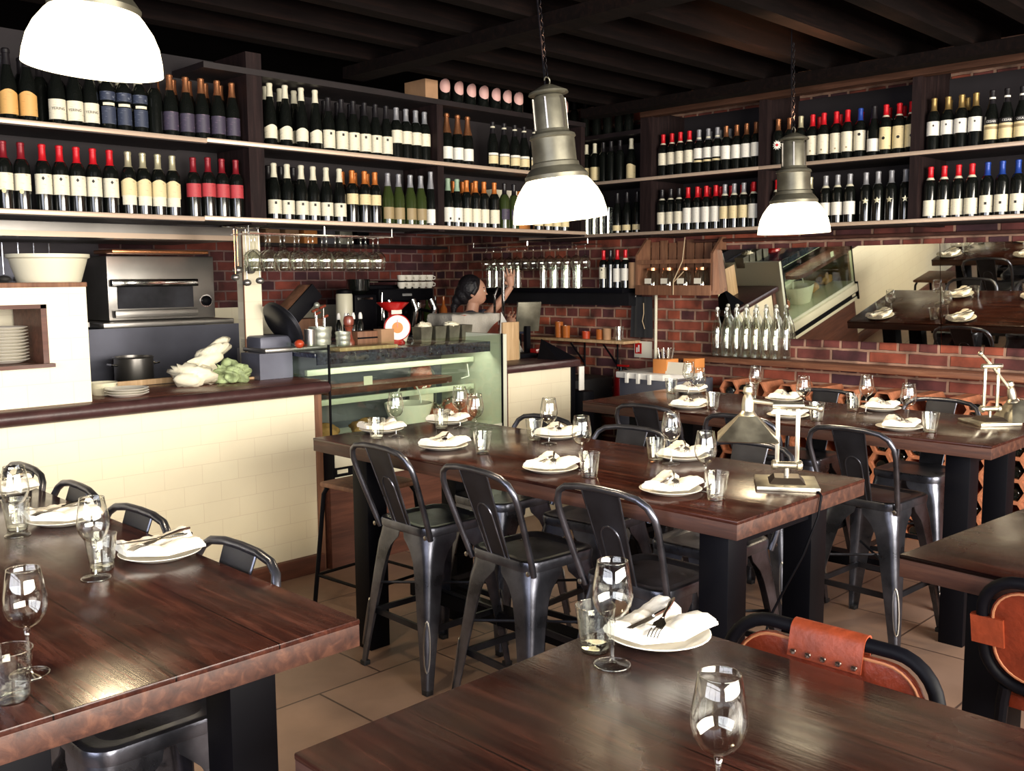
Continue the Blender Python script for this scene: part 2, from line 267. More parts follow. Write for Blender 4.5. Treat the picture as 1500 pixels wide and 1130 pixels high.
def TM(loc, rx=0, ry=0, rz=0, s=1): return Matrix.Translation(loc) @ Euler((R(rx), R(ry), R(rz))).to_matrix().to_4x4() @ Matrix.Scale(s, 4)

# ------------------------------------------------------------------ the room
X0, X1, Y0, Y1, ZC = -1.8, 6.18, -2.4, 7.25, 3.0
S('floor', MB().box(X0-.1, X1+.1, Y0-.1, Y1+.1, -.1, 0), 'floor')
S('ceiling', MB().box(X0-.1, X1+.1, Y0-.1, Y1+.1, ZC, ZC+.1), 'ceil')
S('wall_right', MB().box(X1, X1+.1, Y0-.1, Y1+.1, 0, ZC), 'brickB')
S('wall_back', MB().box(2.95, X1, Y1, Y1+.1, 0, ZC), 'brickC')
S('wall_kitchen', MB().box(X0-.1, 2.95, Y1, Y1+.1, 0, ZC), 'kwall')
def wall_open(name, horiz, c0, c1, a, b, z0, z1, fixed, th):
    mb = MB()
    def bx(u0, u1, q0, q1):
        if horiz: mb.box(u0, u1, fixed-th, fixed, q0, q1)
        else: mb.box(fixed-th, fixed, u0, u1, q0, q1)
    bx(c0, a, 0, ZC); bx(b, c1, 0, ZC); bx(a, b, 0, z0); bx(a, b, z1, ZC); return S(name, mb, 'plaster')
wall_open('wall_front', True, X0-.1, X1+.1, -.95, 4.75, 1.0, 2.72, Y0, .1)
wall_open('wall_left', False, Y0, Y1, -1.35, 2.55, 1.0, 2.72, X0, .1)
def win(name, horiz, a, b, z0, z1, fixed, n):
    mb = MB(); st = (b-a)/n
    for i in range(n+1):
        u = a+i*st
        if horiz: mb.box(u-.03, u+.03, fixed-.02, fixed+.04+.08, z0, z1)
        else: mb.box(fixed-.02, fixed+.12, u-.03, u+.03, z0, z1)
    for q in (z0, z0+(z1-z0)*.72, z1):
        if horiz: mb.box(a, b, fixed-.02, fixed+.12, q-.03, q+.03)
        else: mb.box(fixed-.02, fixed+.12, a, b, q-.03, q+.03)
    S(name, mb, 'blackwood')
win('window_1', True, -.95, 4.75, 1.0, 2.72, Y0, 4); win('window_2', False, -1.35, 2.55, 1.0, 2.72, X0, 3)
for i in range(17):
    y = -1.65+i*.4
    if y > 4.5: break
    o = S('trim_%d' % (i+1), MB().box(X0, 5.7, y, y+.09, 2.8, ZC), 'beam')
S('trim_30', MB().box(3.28, 3.42, Y0, 4.6, 2.74, 2.8), 'beam'); S('trim_31', MB().box(5.3, 5.42, Y0, 4.6, 2.74, 2.8), 'beam')

# ------------------------------------------------------------------ shelves
t = T('wall_shelving', 'long dark timber wine shelving hung over the kitchen counter', 'shelving', (0, 4.62, 0))
def shelf_board(par, x0, x1, z, d=.34):
    b = part(par, 'shelf_board', MB().box(x0, x1, 0, d, z-.026, z), 'shelfx'); part(b, 'edge_rail', MB().box(x0, x1, -.012, 0, z-.022, z+.001, bev=.003), 'rail', 'pale brass edge rail')
shelf_board(t, .3, 2.42, 1.945); shelf_board(t, 2.42, 5.37, 1.95)
shelf_board(t, .3, 2.45, 2.335); shelf_board(t, 2.45, 5.37, 2.34)
part(t, 'top_board', MB().box(2.45, 5.37, -.005, .34, 2.685, 2.715), 'shelfx')
for x, wd in ((.32, .06), (2.69, .09), (3.985, .05), (5.33, .04)):
    part(t, 'upright', MB().box(x, x+wd, .002, .34, 1.915, 2.8 if wd > .08 else 2.69), 'shelfw')
part(t, 'back_board', MB().box(.3, 5.37, .34, .352, 1.915, 2.8), 'backp')
t = T('wall_shelving', 'long dark timber wine shelving along the red brick wall above the mirror', 'shelving', (5.75, 0, 0))
def shelf_boardB(par, y0, y1, z, d=.42):
    b = part(par, 'shelf_board', MB().box(0, d, y0, y1, z-.026, z), 'shelfx'); part(b, 'edge_rail', MB().box(-.012, 0, y0, y1, z-.022, z+.001, bev=.003), 'rail', 'pale brass edge rail')
shelf_boardB(t, 1.1, 5.65, 1.95); shelf_boardB(t, 1.1, 3.44, 2.34); shelf_boardB(t, 3.44, 5.4, 2.34)
for y, wd in ((4.32, .10), (3.39, .06), (2.39, .055), (1.42, .05), (5.36, .04)):
    part(t, 'upright', MB().box(.002, .42, y, y+wd, 1.915, 2.95 if y < 4 else 2.8), 'shelfw')
part(t, 'back_board', MB().box(.405, .42, 1.1, 5.4, 1.93, 2.8), 'backp')
mb = MB(); n = 44; vs = []; ys = [1.0+i*(4.4-1.0)/n for i in range(n+1)]
for y in ys:
    top = 2.855+.02*math.sin(y*5)+.012*math.sin(y*17+1)+(-.035 if 3.2 < y < 3.45 else 0)
    for x, z in ((-.03, 2.765), (.05, 2.765), (.05, top), (-.03, top)): vs.append((x, y, z))
fs = [(4*i+k, 4*i+(k+1) % 4, 4*i+4+(k+1) % 4, 4*i+4+k) for i in range(n) for k in range(4)]+[(0, 1, 2, 3), (4*n+3, 4*n+2, 4*n+1, 4*n)]
part(t, 'top_rail', mb.add(vs, fs), 'beamy', 'rough brown waney-edged plank', .4)
part(t, 'third_board', MB().box(0, .42, 4.42, 5.4, 2.66, 2.69), 'shelfx')

# ------------------------------------------------------------------ bottles
SH = {
 'bx': [(.031, 0), (.0355, .004), (.0355, .185), (.0345, .2), (.026, .218), (.0155, .232), (.0145, .26), (.0145, .285), (.016, .286), (.016, .296), (.013, .3)],
 'bg': [(.033, 0), (.0365, .004), (.0365, .145), (.034, .17), (.026, .2), (.018, .23), (.0148, .255), (.0145, .285), (.016, .286), (.016, .298), (.013, .302)],
 'ch': [(.034, 0), (.0375, .004), (.0375, .14), (.035, .17), (.027, .2), (.019, .235), (.0155, .265), (.0145, .29), (.0175, .292), (.0175, .306), (.013, .312)],
 'fl': [(.03, 0), (.0345, .004), (.0345, .13), (.03, .18), (.0225, .23), (.0165, .27), (.0145, .3), (.0145, .315), (.016, .316), (.016, .328), (.013, .332)]}
def rad(sh, z):
    p = SH[sh]
    for (r0, z0), (r1, z1) in zip(p, p[1:]):
        if z0 <= z <= z1: return r0+(r1-r0)*(z-z0)/(z1-z0+1e-9)
    return p[-1][0]
def arc_patch(sh, z0, z1, ha, off=.0006, n=10, shape=None):
    """label shell facing local -Y, wrapped on the bottle; has thickness"""
    mb = MB(); mz = 12 if shape == 'round' else 6; vs = []
    for side in (0, 1):
        for j in range(mz+1):
            for i in range(n+1):
                u = -1+2*i/n; v = j/mz; h = ha; zz = z0+(z1-z0)*v
                if shape == 'round': h = ha*math.sqrt(max(0.02, 1-(2*v-1)**2))
                if shape == 'wave' and j == mz: zz += .008*math.cos(u*PI)
                a = R(-90+u*h); r = rad(sh, zz)+off*(1 if side else .1); vs.append((r*math.cos(a), r*math.sin(a), zz))
    q = (mz+1)*(n+1); fs = []
    for j in range(mz):
        for i in range(n):
            a = j*(n+1)+i; fs.append((q+a, q+a+1, q+a+n+2, q+a+n+1)); fs.append((a, a+n+1, a+n+2, a+1))
    bd = [i for i in range(n+1)]+[j*(n+1)+n for j in range(1, mz+1)]+[mz*(n+1)+i for i in range(n-1, -1, -1)]+[j*(n+1) for j in range(mz-1, 0, -1)]
    for k in range(len(bd)): a, b = bd[k], bd[(k+1) % len(bd)]; fs.append((a, b, q+b, q+a))
    return mb.add(vs, fs)
BODYME = {}
def wine_bottle(sh='bx', glass='bottle', cap='cap_black', capz=.225, lab=None, neck=None, extra=None, text=None):
    """lab: list of (mat,z0,z1,halfangle,shape)"""
    r = T('wine_bottle', 'wine bottle', 'bottle')
    key = (sh, glass)
    if key not in BODYME: BODYME[key] = MB().lathe([(.012, .006), (.02, .004)]+SH[sh], 18).mesh('glass_body', .5)
    link('glass_body', BODYME[key], glass, r)
    if cap:
        top = SH[sh][-1][1]; zs = [z for rr, z in SH[sh] if z > capz]; pr = [(rad(sh, capz)+.0009, capz)]+[(rr+.0009, z) for rr, z in SH[sh] if z > capz]+[(.001, top+.001)]
        part(r, 'capsule', MB().lathe(pr, 14, cap0=False), cap)
    if neck: part(r, 'neck_band', MB().lathe([(rad(sh, neck[1])+.0016, neck[1]), (rad(sh, neck[2])+.0016, neck[2])], 14, cap0=False, cap1=False), neck[0])
    for k, l in enumerate(lab or []):
        p = part(r, 'label', arc_patch(sh, l[1], l[2], l[3], .0006+.0004*k, shape=l[4] if len(l) > 4 else None), l[0])
    if extra: extra(r, sh)
    if text:
        body, size, z, mat = text; vs, fs = text_geo(body, size); rr = rad(sh, z)+.0022
        part(r, 'lettering', MB().add([(rr*math.sin(v.x/rr), -rr*math.cos(v.x/rr), z+v.y) for v in vs], fs), mat)
    return r
def star(n, r0, r1): return [((r1 if i % 2 else r0)*math.sin(PI*i/n), (r1 if i % 2 else r0)*math.cos(PI*i/n)) for i in range(2*n)]
def motif(poly, z, mat):
    def f(r, sh):
        rr = rad(sh, z)+.0024; m = len(poly)
        vs = [((rr+d)*math.sin(x/rr), -(rr+d)*math.cos(x/rr), z+y) for d in (-.0014, 0) for x, y in [(0, 0)]+list(poly)]
        fs = [(0, 1+(i+1) % m, 1+i) for i in range(m)]+[(m+1, m+2+i, m+2+(i+1) % m) for i in range(m)]+[(1+i, 1+(i+1) % m, m+2+(i+1) % m, m+2+i) for i in range(m)]
        part(r, 'emblem', MB().add(vs, fs), mat)
    return f
dia = [(0, .009), (.007, 0), (0, -.009), (-.007, 0)]; circ = [(.009*math.cos(2*PI*i/12), .009*math.sin(2*PI*i/12)) for i in range(12)]; sq = [(.006, .007), (.006, -.007), (-.006, -.007), (-.006, .007)]
BT = {
 'dr_seal': (dict(cap='dredcap', lab=[('lab', .085, .16, 85), ('labyel', .07, .092, 14, 'round')]), 'wine-red capsule bottle with sealed cream label'),
 'scarlet': (dict(cap='redcap', lab=[('lab', .075, .165, 80)], extra=motif(dia, .145, 'ink')), 'scarlet-capped bottle with tall cream label'),
 'gold': (dict(cap='cap_pale', lab=[('labyel', .085, .165, 80, 'wave'), ('lab', .045, .09, 60)]), 'pale-gold-capped bottle with butter label'),
 'redlabel': (dict(cap='dredcap', lab=[('labred', .1, .168, 85)]), 'bottle with red label'),
 'cream6': (dict(sh='bg', cap='cap_cream', lab=[('lab', .03, .105, 78)], extra=motif(sq, .088, 'ink')), 'slope-shouldered bottle with low cream label'),
 'orange': (dict(cap='cap_orange', lab=[('labyel', .105, .165, 78)]), 'orange-capped bottle with short butter label'),
 'green': (dict(sh='bg', glass='green', cap='cap_grey', lab=[('labbrown', .03, .1, 60)]), 'green glass bottle with brown-gold label'),
 'white1': (dict(sh='fl', cap='cap_grey', lab=[('labw', .015, .1, 75)]), 'slim bottle with white label'),
 'whitegreen': (dict(sh='bg', cap='cap_green', lab=[('labw', .03, .12, 78)], extra=motif(sq, .05, 'ink')), 'green-capped bottle with white label'),
 'orange2': (dict(cap='cap_orange', lab=[('lab', .03, .12, 78)]), 'orange-capped bottle with low cream label'),
 'dark': (dict(glass='green', cap='cap_black', lab=[('labdk', .06, .13, 60)]), 'unlit dark bottle with violet label'),
 'dark2': (dict(cap='cap_black', lab=[('labyel', .03, .07, 70)]), 'dark bottle with small butter label'),
 'champ': (dict(sh='ch', cap='cap_black', capz=.24, lab=[('labgold', .025, .125, 82, 'wave')]), 'fat bottle with arched ochre label'),
 'yer': (dict(sh='bg', cap='cap_black', lab=[('lab', .025, .115, 82)], text=('YERING', .0175, .072, 'ink')), 'dark-capped bottle with lettered cream label'),
 'navy': (dict(cap='cap_cream', capz=.235, lab=[('labnavy', .14, .18, 80), ('lab', .115, .128, 45), ('labnavy', .03, .11, 60)]), 'cream-capped bottle with navy label'),
 'dk': (dict(cap='cap_black'), 'plain dark bottle'),
 'orangedk': (dict(sh='bg', cap='cap_copper', lab=[('labdk', .03, .12, 75)]), 'copper-capped bottle with violet label'),
 'wavy': (dict(sh='fl', cap='cap_cream', capz=.26, lab=[('lab', .04, .105, 85, 'wave')]), 'tall cream-capped bottle with wavy cream label'),
 'emblem': (dict(sh='bg', cap='cap_black', lab=[('lab', .02, .12, 75)], extra=motif(sq, .1, 'ink')), 'dark bottle with large emblem label'),
 'half': (dict(cap='cap_grey', lab=[('lab', .09, .165, 75)]), 'grey-capped bottle with high cream label'),
 'foil': (dict(sh='ch', cap='cap_copper', capz=.19, lab=[('labw', .03, .105, 70)]), 'sparkling wine bottle with long copper foil'),
 'six': (dict(sh='bg', cap='cap_black', neck=('cap_cream', .262, .272), lab=[('labw', .085, .1, 70), ('labyel', .03, .082, 70)]), 'black-capped bottle with two-tone label'),
 'pink': (dict(sh='ch', cap='dredcap', capz=.24, neck=('labpink', .228, .24), lab=[('labpink', .055, .14, 62, 'round')]), 'dark bottle with round rose label'),
 'tallcream': (dict(cap='cap_cream', lab=[('labyel', .02, .12, 75)]), 'cream-capped bottle with butter label'),
 'big': (dict(sh='bg', cap='cap_cream', lab=[('labyel', .01, .11, 85, 'wave')]), 'cream-capped bottle with wide butter label'),
 'redcream': (dict(cap='redcap', neck=('cap_cream', .226, .236), lab=[('lab', .08, .165, 82)]), 'red-capped bottle with cream label'),
 'clear3': (dict(cap='cap_grey', neck=('cap_cream', .235, .245), lab=[('labw', .1, .17, 82), ('labyel', .075, .088, 55)]), 'grey-capped bottle with split label'),
 'glow': (dict(cap='cap_copper', lab=[('labw', .075, .165, 85)]), 'copper-capped bottle with bright white label'),
 'sun': (dict(cap='cap_copper', extra=lambda r, sh: (motif(star(12, .02, .033), .13, 'labw')(r, sh), motif(circ, .13, 'redcap')(r, sh))), 'dark bottle with sunburst emblem'),
 'plain': (dict(cap='cap_pale'), 'unlabelled bottle with pale-gold cap'),
 'red5': (dict(cap='redcap', lab=[('lab', .045, .165, 82)], extra=motif([(x*.6, y*.6) for x, y in circ], .07, 'labbrown')), 'red-capped bottle with very tall label'),
 'circle': (dict(cap='cap_blue', lab=[('lab', .045, .165, 82)], extra=motif(circ, .14, 'ink')), 'blue-capped bottle with ringed label'),
 'low': (dict(sh='bg', cap='cap_black', lab=[('labw', .03, .105, 82)]), 'dark-capped bottle with low white label'),
 'goldemb': (dict(cap='redcap', neck=('cap_cream', .226, .236), lab=[('labyel', .035, .165, 80)], extra=motif(circ, .1, 'ink')), 'red-capped bottle with gold emblem label'),
 'diamond': (dict(cap='cap_gold', lab=[('labw', .085, .165, 84)], extra=motif([(x*.8, y*.8) for x, y in dia], .14, 'ink')), 'gold-capped bottle with diamond label'),
 'ces': (dict(sh='bg', cap='cap_black', neck=('labw', .252, .262), lab=[('ink', .115, .14, 84), ('labyel', .03, .112, 84), ('labbrown', .085, .1, 84)], text=('CESARI', .0165, .127, 'white')), 'bottle with banded lettered label'),
 'vase': (None, 'clear glass cylinder'), 
 'tiny': (dict(sh='bg', cap='cap_black', lab=[('labyel', .02, .06, 70)]), 'dark bottle with tiny butter label'),
 'neck3': (dict(cap='cap_black', neck=('cap_cream', .222, .234), lab=[('lab', .05, .135, 78)]), 'white-collared dark bottle with cream label'),
 'red4': (dict(cap='redcap', lab=[('labw', .05, .155, 82)]), 'red-capped bottle with white label'),
 'cream3': (dict(cap='cap_grey', neck=('cap_cream', .222, .236), lab=[('labyel', .065, .15, 82)]), 'grey-capped white-collared bottle'),
 'redneck': (dict(cap='redcap', neck=('cap_cream', .222, .236), lab=[('labw', .06, .155, 84)]), 'white-collared red-capped bottle'),
 'hid': (dict(cap='cap_pale', lab=[('labw', .05, .13, 78)]), 'pale-capped bottle with white label'),
 'white3': (dict(cap='cap_grey', neck=('cap_cream', .222, .236), lab=[('labw', .05, .13, 80)]), 'grey-capped bottle with white label'),
 'star': (dict(cap='cap_grey', extra=motif(star(5, .02, .009), .125, 'cap_pale')), 'dark bottle with pale star emblem'),
 'redcl': (dict(cap='redcap', neck=('cap_cream', .222, .236), lab=[('lab', .015, .105, 84)]), 'red-capped bottle with low cream label'),
 'blue': (dict(cap='cap_blue', lab=[('lab', .02, .115, 82)], extra=motif(sq, .07, 'ink')), 'blue-capped bottle with cream label'),
}
BK = {}
def kind(k):
    if k not in BK:
        if k == 'vase':
            v = T('glass_cylinder', 'clear cylinder', 'glass'); part(v, 'glass_body', MB().lathe([(.001, .004), (.03, .004), (.03, .2), (.032, .2), (.032, 0), (.001, 0)], 16), 'clear'); BK[k] = Kind(v)
        else: BK[k] = Kind(wine_bottle(**BT[k][0]))
    return BK[k]
ROWS = {
'A_low': [('dr_seal', [1.509, 1.585]), ('scarlet', [1.676, 1.75, 1.826, 1.902, 1.983]), ('gold', [2.07, 2.146, 2.222, 2.3]), ('redlabel', [2.41, 2.487, 2.566, 2.645]), ('cream6', [2.875, 2.957, 3.043, 3.125, 3.209, 3.3]), ('orange', [3.391, 3.475, 3.553]), ('green', [3.65, 3.735, 3.82, 3.9]), ('white1', [3.98]), ('whitegreen', [4.128, 4.206]), ('orange2', [4.287, 4.365, 4.443, 4.533]), ('dark', [4.622, 4.719]), ('dark2', [4.96, 5.05, 5.135, 5.22])],
'A_up': [('champ', [1.545, 1.628]), ('yer', [1.755, 1.832, 1.908]), ('navy', [1.99, 2.066, 2.145]), ('dk', [2.224]), ('orangedk', [2.30, 2.385, 2.47, 2.555, 2.64]), ('wavy', [2.868, 2.96, 3.063, 3.155]), ('emblem', [3.24, 3.325, 3.405, 3.485, 3.565, 3.645]), ('half', [3.718, 3.793, 3.868, 3.943]), ('foil', [4.12, 4.213, 4.304]), ('six', [4.523, 4.624, 4.727, 4.823, 4.916, 5.005])],
'A_top': [('pink', [4.109, 4.219, 4.332, 4.437, 4.543, 4.65, 4.758, 5.101, 5.216])],
'B_up': [('tallcream', [4.995, 4.906]), ('dk', [4.822, 4.743, 4.66]), ('big', [4.56]), ('redcream', [4.4-.13, 4.323-.13, 4.245-.13, 4.038]), ('clear3', [3.962, 3.887, 3.812]), ('glow', [3.737, 3.66, 3.583, 3.505]), ('sun', [3.345, 3.267]), ('plain', [3.185]), ('red5', [3.105, 3.025, 2.946, 2.868]), ('circle', [2.79]), ('low', [2.7]), ('goldemb', [2.625, 2.548, 2.471]), ('diamond', [2.342, 2.264, 2.186, 2.108]), ('ces', [2.02, 1.942, 1.864])],
'B_low': [('vase', [5.055, 4.985, 4.915, 4.845, 4.775]), ('tiny', [4.681, 4.59, 4.5]), ('neck3', [4.27, 4.195, 4.12]), ('red4', [4.045, 3.97, 3.895, 3.82]), ('cream3', [3.745, 3.67, 3.595]), ('redneck', [3.518, 3.345, 3.27]), ('hid', [3.19, 3.11]), ('white3', [3.0, 2.92, 2.84]), ('star', [2.74, 2.66, 2.58, 2.495]), ('redcl', [2.345, 2.268, 2.19, 2.112]), ('blue', [2.03, 1.95, 1.87])],
'B_top': [('dk', [5.118, 5.0, 4.89, 4.776, 4.671, 4.575])]}
WH = {'A_low': ('lower kitchen shelf', 1.951), 'A_up': ('upper kitchen shelf', 2.341), 'A_top': ('top of kitchen shelving', 2.716), 'B_up': ('upper brick wall shelf', 2.341), 'B_low': ('lower brick wall shelf', 1.951), 'B_top': ('highest brick wall shelf', 2.691)}
for row, groups in ROWS.items():
    where, z = WH[row]
    for k, xs in groups:
        desc = BT[k][1]; n = len(xs)
        if row == 'A_low' and k == 'dark2': desc = 'half-hidden '+desc
        for i, u in enumerate(xs):
            lab = ordl(i, n, desc, where).replace('eighteen ', '')
            if row[0] == 'A': loc = (u, 4.69+random.uniform(-.006, .006), z-(.005 if u < 2.42 else 0)); rz = R(-18+random.uniform(-9, 9))
            else: loc = (5.82+random.uniform(-.006, .006), u, z); rz = R(-90+15+random.uniform(-9, 9))
            kind(k).put(loc, rz, lab, f'{desc}s on the {where}' if n > 1 else None)
# second rows, standing behind the front bottles
def back(row, k, us, bk):
    where, z = WH[row]; desc = BT[k][1]
    for i, u in enumerate(us):
        loc = (u, 4.79, z-(.005 if u < 2.42 else 0)) if row[0] == 'A' else (5.94, u, z)
        kind(k).put(loc, R(-10) if row[0] == 'A' else R(-80), ordl(i, len(us), 'rear '+desc, bk), f'back row {desc}s, {bk}')
back('A_up', 'navy', [2.01, 2.09, 2.18], 'upper kitchen shelf'); back('A_up', 'orangedk', [2.28, 2.37, 2.455, 2.545, 2.63], 'upper kitchen shelf'); back('A_up', 'dk', [1.56, 1.64, 1.72, 1.8, 1.88], 'upper kitchen shelf')
back('A_up', 'wavy', [2.9, 2.99, 3.08], 'upper kitchen shelf'); back('A_up', 'emblem', [3.28, 3.37, 3.46, 3.55, 3.64], 'upper kitchen shelf'); back('A_low', 'orange', [3.39, 3.48, 3.57], 'lower kitchen shelf'); back('A_low', 'dk', [2.9, 2.98, 3.06], 'lower kitchen shelf')
back('A_low', 'orange2', [4.26, 4.34, 4.43], 'lower kitchen shelf')
back('B_low', 'red4', [4.03, 3.95, 3.86, 3.77], 'lower brick wall shelf'); back('B_low', 'redneck', [3.68, 3.6, 3.52], 'lower brick wall shelf'); back('B_up', 'red5', [3.12, 2.98, 2.84], 'upper brick wall shelf'); back('B_up', 'goldemb', [2.66, 2.57, 2.49], 'upper brick wall shelf')
back('B_up', 'clear3', [3.95, 3.87, 3.79], 'upper brick wall shelf'); back('B_up', 'diamond', [2.3, 2.2], 'upper brick wall shelf')
one('card_carton', MB().box(0, .1, 0, .2, 0, .12), 'card', 'brown card carton on top of kitchen shelving left of rose-label bottles', 'box', loc=(3.93, 4.66, 2.716))
for i, (x, c) in enumerate(((4.62, 'paperw'), (4.75, 'paper'), (4.88, 'orangepl'))): one('carton', MB().box(0, .11, 0, .1, 0, .27), c, ['cream carton', 'buff paper carton', 'orange carton'][i]+' behind dark bottles on lower kitchen shelf', 'box', loc=(x, 4.8, 1.951))

# ------------------------------------------------------------------ tiled kitchen counter
t = T('kitchen_counter', 'long cream-tiled kitchen counter front with brown skirting', 'counter', (0, 4.52, 0))
part(t, 'tiled_front', MB().box(-1.6, 2.975, 0, .12, .1, 1.0), 'tile'); part(t, 'skirting', MB().box(-1.6, 3.0, -.03, .12, 0, .1, bev=.006), 'woodbase'); part(t, 'end_post', MB().box(2.975, 3.015, -.012, .5, 0, .995), 'woodmid')
t = T('worktop', 'thick dark-oiled wooden worktop on the cream-tiled kitchen counter', 'worktop', (0, 4.46, 1.0))
mb = MB(); pr = [(0, .002), (.6, .002), (.6, .07), (.02, .07), (.006, .062), (-.004, .045), (-.004, .022), (.004, .006)]
mb.add([(x, y, z) for x in (-1.6, 3.05) for y, z in pr], [(0, 1, 2, 3, 4, 5, 6, 7), tuple(range(8, 16))[::-1]]+[(i, i+8, (i+1) % 8+8, (i+1) % 8) for i in range(8)]); part(t, 'board', mb, 'worktop')
mb = MB(); mb.tube([(-1.6, .012, .035), (3.03, .012, .035)], .035, 16); part(t, 'rounded_nosing', mb, 'nose')
# raised tiled pass with niche
t = T('tiled_pass', 'raised cream-tiled pass block with plate niche standing on the worktop', 'pass', (0, 4.54, 1.07))
mb = MB(); mb.box(-.6, .6, 0, .42, .0, .53); mb.box(1.6, 1.78, 0, .42, 0, .53); mb.box(.6, 1.6, 0, .42, 0, .18); mb.box(.6, 1.6, 0, .42, .455, .53); mb.box(.6, 1.6, .38, .42, .18, .455)
part(t, 'tiled_body', mb, 'tile'); part(t, 'cap_board', MB().box(-.6, 1.785, -.006, .43, .53, .552, bev=.004), 'woodmid')
mb = MB(); mb.box(.6, 1.615, -.035, .3, .175, .192); mb.box(1.575, 1.6, -.006, .35, .192, .455); mb.box(.6, 1.6, -.006, .35, .437, .455); part(t, 'niche_frame', mb, 'woodbase')
mb = MB(); vs = [(1.5, 0, .165), (-.6, 0, .165), (-.6, -.11, .1), (1.5, -.11, .1)]
def plate_geo(r=.1, h=.018, n=28): return [(.001, .004), (r*.6, .004), (r*.72, .008), (r, h), (r+.002, h-.0015), (r*.72, .003), (r*.6, 0), (.001, 0)]
PL = T('plate', 'plate', 'plate'); part(PL, 'dish', MB().lathe(plate_geo(), 32, cap0=False, cap1=False), 'porcelain'); PLK = Kind(PL)
for i in range(11): PLK.put((1.46, 4.68, 1.263+i*.0145), 0, (f'{ORD[i]} from bottom in the stack of white plates in the pass niche' if i else 'bottom plate in the stack of white plates in the pass niche'), 'stacked plates in the pass niche')
one('plastic_tub', MB().lathe([(.001, .006), (.13, .006), (.155, .1), (.172, .118), (.176, .13), (.18, .13), (.18, .114), (.168, .108), (.164, .09), (.137, 0), (.001, 0)], 36), 'plastic', 'large round white plastic tub on top of the tiled pass', 'tub', loc=(1.70, 4.76, 1.622))
# bowls, plates and greens on worktop
for i in range(3): one('small_bowl', MB().lathe([(.001, .006), (.045, .006), (.068, .035), (.07, .035), (.05, 0), (.001, 0)], 24), 'plastic', ['lowest', 'middle', 'topmost'][i]+' of three nested cream bowls beside the tiled pass', 'bowl', 'nested bowls on worktop', loc=(1.93, 4.78, 1.07+i*.013))
for i in range(3): PLK.put((1.98, 4.62, 1.07+i*.012), 0, ['lowest', 'middle', 'topmost'][i]+' of three white plates at the edge of the kitchen worktop', 'plates on the worktop')
random.seed(3)
def crumple(c, sc, n=14, amp=.18, seed=1, mt=None):
    rnd = random.Random(seed); mb = MB(); vs = []; m = 2*n
    ph = [(rnd.uniform(1, 4), rnd.uniform(1, 5), rnd.uniform(0, 6)) for _ in range(6)]
    for j in range(n+1):
        for i in range(m):
            a = 2*PI*i/m; b = PI*j/n; d = Vector((math.sin(b)*math.cos(a), math.sin(b)*math.sin(a), -math.cos(b)))
            k = 1+amp*sum(math.sin(d.x*p*3+d.y*q*3+d.z*4+s) for p, q, s in ph)/3; vs.append((c[0]+d.x*sc[0]*k, c[1]+d.y*sc[1]*k, c[2]+max(-1, d.z*k)*sc[2]))
    fs = [(j*m+i, j*m+(i+1) % m, (j+1)*m+(i+1) % m, (j+1)*m+i) for j in range(n) for i in range(m)]
    return mb.add(vs, fs, mt)
t = T('salad_parcel', 'paper-wrapped bunch of green salad leaves lying on the kitchen worktop', 'salad', (2.52, 4.8, 1.07))
part(t, 'paper_wrap', crumple((-.1, 0, .06), (.11, .09, .06), seed=4, amp=.25), 'paperw', sharp=3); part(t, 'paper_cone', crumple((.06, .02, .12), (.16, .05, .05), seed=9, amp=.25, mt=TM((0, 0, 0), 0, -35, 0)), 'paperw', sharp=3)
part(t, 'leaves', crumple((.11, -.02, .05), (.085, .065, .048), seed=6, amp=.5, n=18), 'leaf', sharp=3)
one('wooden_stick', MB().box(-.19, .19, -.012, .012, 0, .014, bev=.003), 'woodlt', 'pale wooden stick lying on kitchen worktop right of the salad', 'stick', loc=(2.86, 4.86, 1.072), rz=R(4))
one('wooden_tray_edge', MB().box(-.3, .3, -.01, .01, 0, .03, bev=.003), 'woodlt', 'pale wooden batten at the rear of the kitchen worktop', 'batten', loc=(2.3, 5.03, 1.072), rz=R(2))
# tiled pillar
t = T('tiled_pillar', 'narrow cream-tiled pillar between the kitchen and the bar', 'pillar', (2.86, 5.0, 0)); part(t, 'tiled_shaft', MB().box(0, .11, .02, .1, 0, 1.9), 'tile'); part(t, 'edge_strip', MB().box(-.004, 0, .02, .03, 0, 1.9), 'woodmid')

# ------------------------------------------------------------------ kitchen behind
t = T('extractor_hood', 'long stainless extractor hood above the ovens', 'hood', (0, 5.6, 0))
mb = MB(); mb.add([(x, y, z) for x in (1.2, 3.3) for y, z in ((.0, 1.88), (1.2, 1.88), (1.2, 2.4), (.5, 2.4), (0, 1.98))], [(0, 1, 2, 3, 4), (9, 8, 7, 6, 5)]+[(i, i+5, (i+1) % 5+5, (i+1) % 5) for i in range(5)]); part(t, 'canopy', mb, 'stainless')
part(t, 'lip', MB().box(1.2, 3.3, -.02, 0, 1.87, 1.9), 'rail')
t = T('pizza_oven', 'stainless deck oven with glass door and round dial', 'oven', (2.55, 6.2, 0))
part(t, 'body', MB().box(.1, .86, .2, .9, 1.36, 1.79, bev=.008), 'stainless'); part(t, 'door', MB().box(.16, .69, .185, .2, 1.44, 1.6), 'gundark'); part(t, 'door_bar', MB().box(.1, .70, .12, .16, 1.585, 1.635, bev=.006), 'chrome')
part(t, 'lower_bar', MB().box(.12, .7, .14, .2, 1.38, 1.43, bev=.005), 'stainless'); part(t, 'dial', MB().lathe([(.035, 0), (.035, .02), (.02, .03)], 20, TM((.79, .2, 1.48), 90)), 'black'); part(t, 'dial_ring', MB().lathe([(.045, 0), (.045, .006)], 20, TM((.79, .2, 1.48), 90)), 'chrome')
